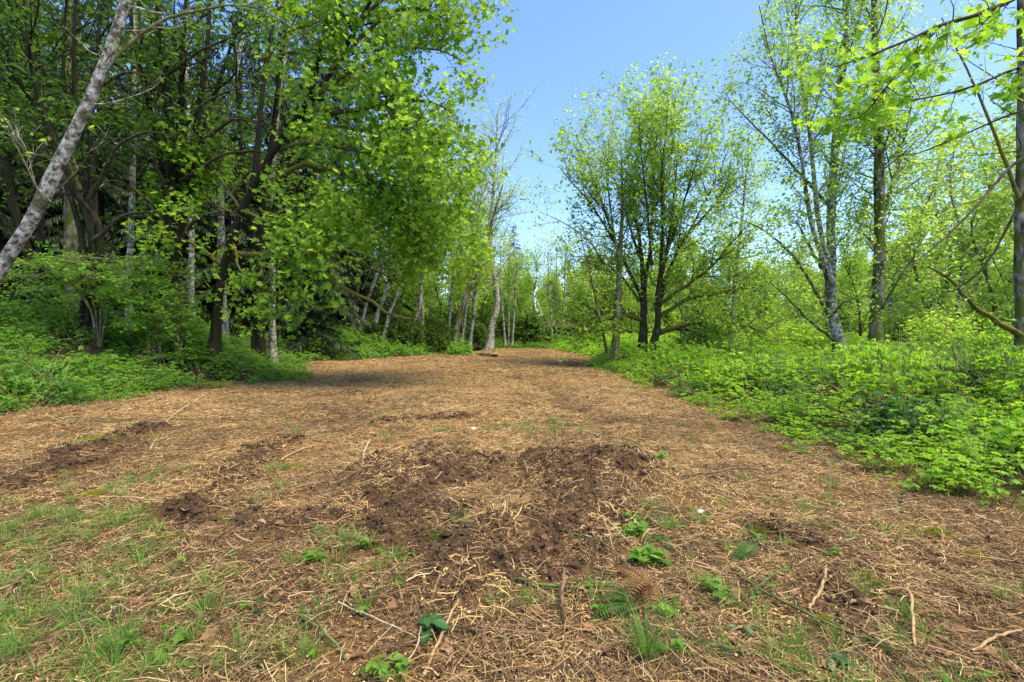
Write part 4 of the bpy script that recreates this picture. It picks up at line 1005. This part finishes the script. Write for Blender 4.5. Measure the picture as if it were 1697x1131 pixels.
for k in range(10):
    q = MB(); u = np.linspace(0, .42, 9); V = []
    for yy, zz in ((-2.0, 2.05), (1.8, 2.75)):
        V += [(a, yy, zz + .02 * math.sin(a / .42 * 12.56)) for a in u]
    q.add(V, [(i, i + 1, i + 10, i + 9) for i in range(8)], 0, True)
    q.add([(a, b, c - .01) for a, b, c in V], [(i + 9, i + 10, i + 1, i) for i in range(8)], 0, True)
    link('roof_panel', q.mesh('roof_panel', M['rust']), shed, (-2.0 + k * .415, 0, .012 * (k % 2)))

# ------------------------------------------------------------------ sticks, logs and small things
def stick(name, label, pts, r0, r1, mat, cat, group=None, sides=7, seed=0, knots=True):
    rng = np.random.default_rng(seed + len(pts)); p = spline(pts, 14); rad = np.linspace(r0, r1, 14)
    if knots: rad = rad * (1 + .12 * rng.normal(size=14)); p = p + rng.normal(size=p.shape) * r0 * .35
    c = p.mean(0)
    b = MB().tubes(p - c, rad, sides, 0, True)
    o = link(name, b.mesh(name, M[mat]), None, c); tag(o, label, cat, group); return o
def lie(*q, up=.02):
    """photo points lying on the ground; optional third value lifts the point"""
    r = []
    for a in q:
        g = gp(a[0], a[1]); r.append(np.array([g[0], g[1], H(g[0], g[1]) + (a[2] if len(a) > 2 else up)]))
    return r
stick('fallen_log', 'short dark fallen log lying across the far part of the path', lie((797, 591, .1), (822, 594, .1)), .16, .12, 'bark_dark', 'log')
stick('fallen_branch', 'thin dark fallen branch lying left of the short log on the path', lie((768, 591, .06), (785, 589, .06), (800, 590, .06)), .07, .05, 'bark_dark', 'branch')
stick('stump', 'low dark rotten stump beside the tall airy alder at the path edge', [np.r_[gp(785, 583), -.1] + [-.4, 0, .2], np.r_[gp(795, 583), -.1] + [0, 0, .45]], .3, .24, 'bark_dark', 'stump')
ST = [('straight tan cane lying in the near litter, pointing away from the camera', ((703, 1131), (735, 1060, .04), (780, 988, .05)), .0095, .006, 'cane_tan'),
      ('crooked brown stick crossing the straight tan cane near the bottom', ((640, 1085), (700, 1075, .03), (735, 1050, .03), (770, 1010)), .006, .004, 'cane_brown'),
      ('thin pale stick lower left of the straight tan cane', ((660, 1131), (690, 1090, .03), (698, 1062, .05)), .005, .004, 'cane_tan'),
      ('long pale stem slanting down to the broad-leaved seedling', ((560, 1003), (620, 1030, .03), (690, 1070)), .005, .003, 'cane_pale'),
      ('stubby upright brown peg stick below the dark green cane', ((938, 1040), (932, 1010, .06), (934, 982, .12)), .014, .011, 'cane_brown'),
      ('dark green cane lying level in front of the bare soil', ((858, 980), (920, 985, .03), (1010, 984, .03), (1060, 980)), .010, .007, 'cane_green'),
      ('thin dark green cane leading down to the long bramble cane', ((930, 885), (1000, 925, .03), (1060, 965)), .007, .005, 'cane_green'),
      ('long dark green bramble cane slanting across the lower right', ((1220, 955), (1300, 1010, .05), (1380, 1050, .05), (1470, 1082, .03)), .009, .007, 'cane_green'),
      ('green bramble cane lying along the lower edge right of the grass tuft', ((1130, 1080), (1200, 1092, .03), (1280, 1108, .03), (1340, 1127)), .010, .008, 'cane_green'),
      ('tan broken cane with an elbow, standing near the lower right corner', ((1450, 988, .03), (1504, 988, .04), (1512, 1030, .08), (1516, 1078, .02)), .008, .008, 'cane_tan'),
      ('dark curved stick resting on the litter before the right bank', ((1128, 808), (1180, 796, .08), (1230, 787, .1), (1282, 785)), .016, .010, 'cane_brown'),
      ('pale greenish cane slanting in the litter at the foot of the left bank', ((248, 742), (285, 695, .06), (345, 654, .05)), .011, .008, 'cane_pale'),
      ('long mossy cane stretching from the litter to the moss on the left', ((80, 750), (150, 735, .05), (240, 703, .05)), .012, .008, 'cane_green'),
      ('level green cane near the foot of the left bank', ((70, 704), (130, 700, .05), (220, 703, .04)), .012, .010, 'cane_green'),
      ('tan stick lying level above the dark hole in the soil', ((165, 828), (215, 831, .03), (272, 840, .03)), .011, .009, 'cane_tan'),
      ('bent pale twig standing at the left end of the soil mound', ((602, 796), (603, 770, .1), (613, 748, .16)), .010, .007, 'cane_pale'),
      ('tan stick at the right end of the left soil strip', ((465, 763), (495, 750, .03), (530, 738, .03)), .012, .009, 'cane_tan'),
      ('dark bramble stem arching over the right soil mound', ((960, 760), (1000, 735, .12), (1050, 742, .10), (1090, 775, .02)), .008, .006, 'cane_brown'),
      ('grey-brown stick trailing down the right side of the soil mound', ((1030, 755), (1060, 790, .04), (1105, 835)), .010, .008, 'cane_brown'),
      ('dark bramble cane along the bottom edge left of centre', ((280, 1090), (330, 1105, .03), (390, 1131)), .009, .007, 'cane_brown'),
      ('olive cane pointing to the bottom edge left of the straight tan cane', ((500, 1030), (540, 1070, .04), (575, 1100)), .009, .006, 'cane_green'),
      ('dark stick at the left border above the grass', ((0, 1005), (30, 975, .05), (75, 935)), .012, .010, 'cane_brown'),
      ('slender tan stem lying between the grass and the bare soil on the left', ((200, 990), (300, 965, .03), (400, 935)), .006, .004, 'cane_tan'),
      ('arched tan stem in the litter right of the light green sprouts', ((1040, 905), (1000, 880, .12), (1010, 920, .08), (1020, 940)), .006, .004, 'cane_tan'),
      ('mossy twig lying right of the light green sprouts', ((1250, 985), (1290, 962, .04), (1345, 945)), .009, .007, 'cane_green'),
      ('broken tan stalk below the moss cushions on the right', ((1340, 1010), (1360, 990, .05), (1370, 975, .08)), .009, .008, 'cane_tan'),
      ('tan stick lying level right of the red-brown dead leaves', ((1180, 905), (1220, 900, .03), (1250, 896, .03)), .008, .007, 'cane_brown'),
      ('pale stick in the litter near the right corner', ((1610, 1080), (1650, 1060, .04), (1697, 1045)), .008, .006, 'cane_tan')]
for k, (lb, q, a, b, m) in enumerate(ST):
    stick('cane' if 'cane' in lb else 'stick', lb, lie(*q), a, b, m, 'stick', 'single canes and sticks on the ground', seed=k)

# stubby cut plant with upright canes on the mound
def stub():
    g = gp(925, 742); z = H(*g); o = empty('cut_shrub', (g[0], g[1], z), 'cut-back shrub stub with upright canes and dead fronds on the soil mound', 'shrub')
    rng = np.random.default_rng(9)
    for k, (dx, dy, dz) in enumerate(((-.07, 0, .38), (.10, .05, .30), (.02, .1, .22), (.14, 0, .20), (-.12, .1, .16))):
        link('cane', MB().tubes(spline([(dx * .2, dy * .2, -.03), (dx * .5, dy, dz * .5), (dx, dy, dz)], 6), np.linspace(.007, .004, 6), 5, 0, True).mesh('cane', M['cane_brown']), o)
    for k in range(7):
        f = link('frond', FRD[0], o); f.rotation_euler = (-.5 + .2 * rng.normal(), 0, 2.2 + .5 * k); f.scale = (.8,) * 3
    for k in range(5):
        f = link('frond', FRD[1], o); f.rotation_euler = (.2, 0, k * 1.3); f.scale = (.5,) * 3
stub()
g = gp(1085, 985); fern('dead brown fern lying flattened right of the bare soil', g[0], g[1], 9, 1.0, FRD[:1], 520, 'small ferns in the foreground', 'fern', .3, 3.4)
g = gp(1060, 1010); fern('small green fern below the dead brown fern', g[0], g[1], 5, 1.0, FRD[1:], 521, 'small ferns in the foreground', 'fern', .8, 2.6)
g = gp(1075, 890); fern('dark green fern frond standing behind the light green sprouts', g[0], g[1], 3, 1.0, FRD[1:], 522, 'small ferns in the foreground', 'fern', 2.6, 3.6)
g = gp(1215, 935); fern('dark green fern frond lying by the light green sprouts on the right', g[0], g[1], 3, 1.0, FRD[1:], 523, 'small ferns in the foreground', 'fern', -1.2, -.4)

# seedlings: stem and single leaves as parts
LM = {}
def leafmesh(tpl, mat, s):
    k = (id(tpl), mat, s)
    if k not in LM: LM[k] = MB().add(tpl[0] * s, tpl[1], 0, True).mesh('leaf', M[mat])
    return LM[k]
def seedling(label, px, py, n, s, mat, tpl, spread, hgt, seed, group='small plants in the foreground'):
    rng = np.random.default_rng(seed); g = gp(px, py); o = empty('seedling', (g[0], g[1], H(*g)), label, 'seedling', group)
    for k in range(max(2, n // 4)):
        a = rng.random() * 6.28; e = np.array([math.cos(a) * spread * .7 * rng.random(), math.sin(a) * spread * .7 * rng.random(), hgt * (.5 + .5 * rng.random())])
        sm_ = link('stem', MB().tubes(spline([(0, 0, -.02), e * [.4, .4, .7], e], 5), np.linspace(.003, .0015, 5), 4).mesh('stem', M['cane_green']), o)
        for j in range(4):
            t = .5 + .5 * rng.random(); f = link('leaf', leafmesh(tpl, mat, s), sm_, e * t + rng.normal(size=3) * .015)
            f.rotation_euler = (-.1 + .25 * rng.normal(), .25 * rng.normal(), rng.random() * 6.28); q = .7 + .6 * rng.random(); f.scale = (q, q, q)
SE = [('broad dark leaved seedling beside the straight tan cane', 715, 1062, 16, .085, 'sprout_dark', OVAL, .09, .07), ('bright and dark leaved seedling at the bottom edge left of the tan cane', 650, 1118, 20, .07, 'sprout', OVAL, .12, .06),
      ('light green sprouts at the upper right of the bare soil', 1055, 885, 44, .07, 'sprout', MAPLE, .16, .12), ('light green sprouts in the middle right of the bare soil', 1075, 940, 64, .075, 'sprout', MAPLE, .2, .12),
      ('light green sprouts below the dead fern on the right', 1185, 990, 36, .06, 'sprout', MAPLE, .16, .08), ('small green sprouts on the bare soil right of centre', 960, 905, 10, .05, 'sprout_dark', OVAL, .1, .06),
      ('green sprouts in the soil left of centre', 520, 930, 28, .06, 'sprout', MAPLE, .12, .08), ('dark ivy sprig at the left of centre near the bottom', 415, 1035, 8, .07, 'sprout_dark', OVAL, .07, .06),
      ('small bright sprout near the bottom left of centre', 305, 1065, 8, .05, 'sprout', MAPLE, .08, .05), ('second small bright sprout near the bottom left, lower down', 285, 1090, 8, .05, 'sprout', MAPLE, .06, .05),
      ('small bright sprouts in the litter right of the grassy weeds', 385, 925, 12, .06, 'sprout', OVAL, .09, .05), ('dark leafy sprig on the soil near the centre left', 525, 880, 10, .06, 'sprout_dark', OVAL, .12, .06),
      ('dark leaf sprig beside the dry red leaves in the centre', 748, 872, 5, .07, 'sprout_dark', OVAL, .05, .06), ('bright sprouts at the upper right part of the litter', 1258, 895, 10, .055, 'sprout', MAPLE, .1, .06),
      ('bright mossy sprouts in the middle of the right litter', 1375, 920, 14, .05, 'sprout', MAPLE, .18, .05), ('pale green sprouts at the crest of the right soil mound', 1040, 750, 24, .07, 'sprout', MAPLE, .2, .14),
      ('green sprouts at the right foot of the soil mound', 1092, 790, 28, .07, 'sprout', MAPLE, .2, .14), ('dark green sprig in the lower right among canes', 1240, 1060, 8, .055, 'sprout_dark', OVAL, .09, .05),
      ('dark leafy sprig at the lower right of the grass tuft', 1400, 1115, 10, .06, 'sprout_dark', OVAL, .12, .06), ('single bright leafed sprout between weeds and soil on the left', 205, 912, 8, .07, 'sprout', OVAL, .08, .06)]
for k, q in enumerate(SE): seedling(q[0], *q[1:], seed=600 + k)

# grass tufts and weeds
g = gp(1072, 1098)
o = link('grass_tuft', tuft_mesh(3, 130, .26, .0022, .8), None, (g[0], g[1], H(*g))); tag(o, 'bright tuft of fine long grass near the bottom edge right of centre', 'grass tuft')
TU = [tuft_mesh(20 + k, 34, .13, .0024, .9) for k in range(4)] + [clump(700 + k, 36, .13, .12, .045, 'leaf_under_l', OVAL, 4) for k in range(2)]
gx, gy, rng = place(-7, 7, 1.6, 9, 130, 77)
def blob(x, y, lst):
    m = np.zeros_like(x)
    for px, py, r, a in lst: m = np.maximum(m, a * np.exp(-(np.hypot(x - gp(px, py)[0], y - gp(px, py)[1]) / r) ** 2))
    return m
GB = [(60, 1050, .55, 1), (150, 1110, .5, 1), (230, 1030, .35, .8), (60, 890, .45, 1), (150, 880, .4, .9), (250, 915, .25, .8), (330, 1110, .35, .5), (410, 1080, .35, .35), (20, 970, .3, .8),
      (600, 905, .35, .45), (630, 960, .4, .4), (1010, 1010, .2, .5), (1460, 1015, .25, .5), (1350, 1090, .4, .35), (1500, 1080, .3, .4), (1090, 870, .35, .5), (210, 800, .5, .35), (900, 710, .5, .3), (1330, 850, .6, .12), (1200, 1080, .4, .3), (1100, 1100, .3, .5), (520, 1110, .4, .25), (450, 1000, .5, .2), (1430, 1120, .4, .4), (1250, 950, .5, .15)]
pr = blob(gx, gy, GB) * .85 + .012 + .045 * sstep(.05, .35, fbm(gx * 1.3, gy * 1.3, 3, 61)) * (1 - sstep(3.5, 6, gy))
k_ = rng.random(len(gx)) < pr * (1 - .8 * soil(gx, gy))
gx, gy = gx[k_], gy[k_]; n = len(gx); idg = np.where(rng.random(n) < .22, 4 + rng.integers(0, 2, n), rng.integers(0, 4, n))
scatter('grass', TU, np.stack([gx, gy, height(gx, gy)], -1), np.stack([rng.normal(size=n) * .2, rng.normal(size=n) * .2, rng.random(n) * 6.28], -1), .6 + .7 * rng.random(n), idg, 'thin green grass and weeds sprouting through the foreground litter')

# moss cushions
def moss(label, px, py, rx, ry, h, seed):
    rng = np.random.default_rng(seed); g = gp(px, py); b = MB(); n = 700
    a = rng.random(n) * 6.28; r = np.sqrt(rng.random(n)); x = rx * r * np.cos(a); y = ry * r * np.sin(a) * (1 + .25 * np.sin(3 * a + seed)); z = h * (1 - r ** 2) * (1 + .35 * fbm(x * 14, y * 14, 2, seed))
    c = np.stack([x, y, z - .004], -1); d = nrm(np.stack([x / rx * .7, y / ry * .7, np.full(n, .8)], -1) + .45 * rng.normal(size=(n, 3)))
    b.stamps(np.array([(-.12, 0, 0), (.12, 0, 0), (0, 1, .1)], float), [(0, 1, 2)], c, frames(d, rng.normal(size=(n, 3))), .022 + .014 * rng.random(n))
    m, k = 10, 5
    ang_ = np.arange(m) / m * 6.28; V = [(0, 0, h * .85)] + [(rx * q * math.cos(t), ry * q * math.sin(t) * (1 + .25 * math.sin(3 * t + seed)), h * .85 * (1 - q * q) - .008) for q in np.linspace(.25, 1, k) for t in ang_]
    b.add(V, [(0, 1 + i, 1 + (i + 1) % m) for i in range(m)], 0, True)
    b.add(np.zeros((0, 3)), np.zeros((0, 4), int))
    F = [(1 + r_ * m + i, 1 + (r_ + 1) * m + i, 1 + (r_ + 1) * m + (i + 1) % m, 1 + r_ * m + (i + 1) % m) for r_ in range(k - 1) for i in range(m)]
    b.f.append((np.array(F) + n * 3, 0, True))
    o = link('moss_cushion', b.mesh('moss_cushion', M['moss']), None, (g[0], g[1], H(*g))); tag(o, label, 'moss', 'moss cushions')
for k, q in enumerate([('bright moss cushion in the middle of the right litter, upper of a pair', 1430, 955, .06, .05, .035), ('darker moss cushion just right of and below the bright upper one', 1462, 972, .035, .05, .03),
        ('wide bright moss cushion near the foot of the right bank', 1555, 878, .14, .07, .05), ('small moss cushion right of the wide bright one', 1615, 915, .07, .05, .03), ('small yellow moss cushion at the top of the right litter', 1258, 885, .06, .04, .03),
        ('moss cushion by the long bramble cane at the lower right', 1365, 1032, .045, .045, .035), ('moss strip beside the dark hole in the soil on the left', 285, 895, .14, .05, .035), ('broad low moss patch in the litter at the left', 160, 735, .35, .16, .04),
        ('yellow moss patch on the level litter left of the soil strip', 245, 725, .22, .14, .03), ('yellow moss patch left of the weeds', 165, 818, .16, .09, .03), ('yellow moss patch at the top of the left soil strip', 488, 771, .11, .06, .02)]):
    moss(*q, seed=k + 1)

# pale stones and scraps
def stone(label, px, py, s, seed, name='stone', cat='stone', fl=.6):
    rng = np.random.default_rng(seed); g = gp(px, py); n, m = 10, 6; V = []
    for i in range(m + 1):
        for j in range(n):
            th, ph = math.pi * i / m, 6.283 * j / n; d = np.array([math.sin(th) * math.cos(ph), math.sin(th) * math.sin(ph), math.cos(th) * fl]); V.append(d * s)
    V = np.array(V); V = V * (1 + .22 * noise(V[:, :1] / s * 1.3 + seed * 7, V[:, 1:2] / s * 1.3 + V[:, 2:] / s, seed))
    F = [(i * n + j, i * n + (j + 1) % n, (i + 1) * n + (j + 1) % n, (i + 1) * n + j) for i in range(m) for j in range(n)]
    o = link(name, MB().add(V, F, 0, False).mesh(name, M['white']), None, (g[0], g[1], H(*g) + s * fl * .4)); tag(o, label, cat)
stone('white crumpled scrap lying on the litter behind the soil mound', 784, 711, .045, 1, 'litter_scrap', 'scrap', .5)
stone('pale stone in the litter right of the light green sprouts', 1161, 850, .035, 2)
stone('white chip of stone near the bottom left', 410, 1112, .018, 3)
stone('white stone on the dark soil at the left border', 30, 957, .03, 4, fl=.4)
stone('white pebble in the litter at the bottom centre', 832, 1056, .013, 5)
stone('pale stone beside the brown peg stick', 895, 1076, .011, 6)

# dry leaves one can pick out
rng = np.random.default_rng(88)
dl = MB().add(np.array(MAPLE[0]) * [1, 1, 2.2] - [0, .4, 0], MAPLE[1], 0, False).mesh('dry_leaf', M['dead_leaf'])
do = MB().add(np.array(OVAL[0]) * [1, 1, 2.5] - [0, .5, 0], OVAL[1], 0, False).mesh('dry_leaf', M['dead_leaf'])
for k in range(170):
    px = 1697 * rng.random(); py = 860 + 265 * rng.random() ** .8; g = gp(px, py)
    o = link('dry_leaf', dl if k % 3 == 0 else do, None, (g[0], g[1], H(*g) + .018)); s = .045 + .05 * rng.random(); o.scale = (s, s, s)
    o.rotation_euler = (.5 * rng.normal(), .5 * rng.normal(), 6.28 * rng.random()); tag(o, 'curled dry brown leaf lying in the foreground litter', 'leaf', 'dry leaves in the foreground')

# ------------------------------------------------------------------ chopped litter, clods, fine debris (uncountable)
def litter_patch(seed, n, rad, lmin, lmax, w, mat, zmax=.03, chips=0):
    rng = np.random.default_rng(seed); b = MB(); a = rng.random(n) * 6.28; r = rad * np.sqrt(rng.random(n))
    c = np.stack([r * np.cos(a), r * np.sin(a), zmax * rng.random(n) ** 2], -1)
    az = rng.random(n) * 6.28; d = nrm(np.stack([np.cos(az), np.sin(az), .13 * rng.normal(size=n)], -1))
    tv = np.array([(-.5, -.5, 0), (.5, -.5, 0), (.5, 0, .05), (-.5, 0, .05), (-.4, .5, 0), (.4, .5, 0)], float)
    tv[:, 0] += np.array([0, 0, 2.0, 2.0, 0, 0])
    nn = nrm(np.stack([.5 * rng.normal(size=n), .5 * rng.normal(size=n), np.ones(n)], -1))
    L = lmin + (lmax - lmin) * rng.random(n) ** 2.2; W = w * (.5 + rng.random(n))
    b.stamps(tv, [(0, 1, 2, 3), (3, 2, 5, 4)], c, frames(d, nn), np.stack([W, L, L], -1))
    if chips:
        a = rng.random(chips) * 6.28; r = rad * np.sqrt(rng.random(chips)); c = np.stack([r * np.cos(a), r * np.sin(a), .004 + zmax * .5 * rng.random(chips)], -1)
        d = rng.normal(size=(chips, 3)) * [1, 1, .25]; nn = nrm(np.stack([.6 * rng.normal(size=chips), .6 * rng.normal(size=chips), np.ones(chips)], -1)); s = w * 2.8 * (.5 + rng.random(chips))
        b.stamps(np.array([(-.4, -.5, 0), (.35, -.45, .1), (.5, .4, 0), (-.3, .5, .12)], float), [(0, 1, 2, 3)], c, frames(d, nn), s)
    return b.mesh('litter', M[mat])
LT = [litter_patch(900 + k, 120, .25, .03, .16, .004, 'straw', .035, 40) for k in range(6)] + [litter_patch(920 + k, 110, .25, .04, .22, .0036, 'straw_dark', .05, 50) for k in range(5)] + \
     [litter_patch(940 + k, 520, .55, .04, .18, .0048, 'straw', .06, 90) for k in range(5)] + [litter_patch(960 + k, 900, 1.1, .06, .26, .0075, 'straw', .08, 120) for k in range(3)]
LT += [litter_patch(980 + k, 260, .26, .008, .05, .0022, 'straw' if k % 2 else 'straw_dark', .012, 120) for k in range(4)]
LT += [litter_patch(990 + k, 480, .55, .04, .2, .0048, 'straw_dark', .06, 120) for k in range(2)] + [litter_patch(995, 850, 1.1, .06, .26, .0075, 'straw_dark', .08, 150)]
LX, LY, LI, LS = [], [], [], []
for (x0, x1, y0, y1, dn, kind) in ((-5, 5.5, 1.4, 4.6, 26, 0), (-9, 5.5, 4.6, 9, 24, 1), (-13, 6, 9, 19, 6.5, 2), (-15, 7, 19, 60, 1.6, 3)):
    x, y, rng = place(x0, x1, y0, y1, dn, 1500 + kind)
    l, r, b = in_veg(x, y)
    keep = (l < .6) & (r < .5) & (b < .5) & (np.abs(x) < 1.15 * y + 1.5)
    so_ = soil(x, y); keep &= rng.random(len(x)) > so_ * (.78 if kind < 2 else .5)
    x, y = x[keep], y[keep]; n = len(x)
    dark = rng.random(n) < (.8 - .6 * sstep(3.0, 6.5, y) + .35 * fbm(x * .8, y * .8, 2, 44))
    i = np.where(dark, 6 + rng.integers(0, 5, n), rng.integers(0, 6, n)) if kind < 2 else (11 + rng.integers(0, 5, n) if kind == 2 else 16 + rng.integers(0, 3, n))
    st_ = fbm(x * 1.1 + 3.1 * fbm(x * .1, y * .1, 2, 45), y * .16, 3, 46) + .5 * fbm(x * .35, y * .35, 2, 47)
    if kind >= 2: i = np.where(rng.random(n) < .15 + 1.4 * np.clip(st_, 0, .5), 23 + rng.integers(0, 2, n) if kind == 2 else 25, i)
    elif kind == 1: i = np.where(rng.random(n) < 1.2 * np.clip(st_, 0, .6), 6 + rng.integers(0, 5, n), i)
    LX.append(x); LY.append(y); LI.append(i); LS.append(.8 + .4 * rng.random(n))
    if kind == 0:
        x, y, rng = place(x0, x1, y0, y1 + 1.6, 20, 1590); keep = (in_veg(x, y)[1] < .5) & (np.abs(x) < 1.15 * y + .6) & (rng.random(len(x)) > .35 * soil(x, y)); x, y = x[keep], y[keep]; n = len(x)
        LX.append(x); LY.append(y); LI.append(19 + rng.integers(0, 4, n)); LS.append(.8 + .4 * rng.random(n))
x, y, i, s = map(np.concatenate, (LX, LY, LI, LS)); rng = np.random.default_rng(3)
scatter('chopped_litter', LT, np.stack([x, y, height(x, y) + .002], -1), tilt_euler(x, y, rng.random(len(x)) * 6.28), s, i, 'chopped tan straw, twigs and wood chips covering the cleared strip', realize=True)

def clod_mesh(seed):
    rng = np.random.default_rng(seed); n, m = 7, 4; V = []
    for a in range(m + 1):
        for j in range(n):
            th, ph = math.pi * a / m, 6.283 * j / n; V.append((math.sin(th) * math.cos(ph), math.sin(th) * math.sin(ph), .7 * math.cos(th)))
    V = np.array(V) * (1 + .28 * rng.normal(size=(len(V), 1)))
    F = [(a * n + j, a * n + (j + 1) % n, (a + 1) * n + (j + 1) % n, (a + 1) * n + j) for a in range(m) for j in range(n)]
    return MB().add(V, F).mesh('clod', M['clod'])
x, y, rng = place(-9, 4.5, 1.8, 9.5, 700, 1700)
so_ = soil(x, y); keep = (rng.random(len(x)) < so_ * .9 + .02) & (np.abs(x) < 1.12 * y + .5); x, y = x[keep], y[keep]; n = len(x)
scatter('soil_crumbs', [clod_mesh(k) for k in range(5)], np.stack([x, y, height(x, y)], -1), rng.random((n, 3)) * 6.28, (.005 + .034 * rng.random(n) ** 4) + .006 * rng.random(n), rng.integers(0, 5, n), 'dark crumbs of loose soil on the bare patches')
STAT.append(('clods', n, len(LX[0])))
print('STAT', STAT)
_u = {o.data.name: o.data for o in sc.objects if o.type == 'MESH'}.values()
print('TRIS', sum(len(d.loops) - 2 * len(d.polygons) for d in _u), 'OBJ', len(sc.objects))
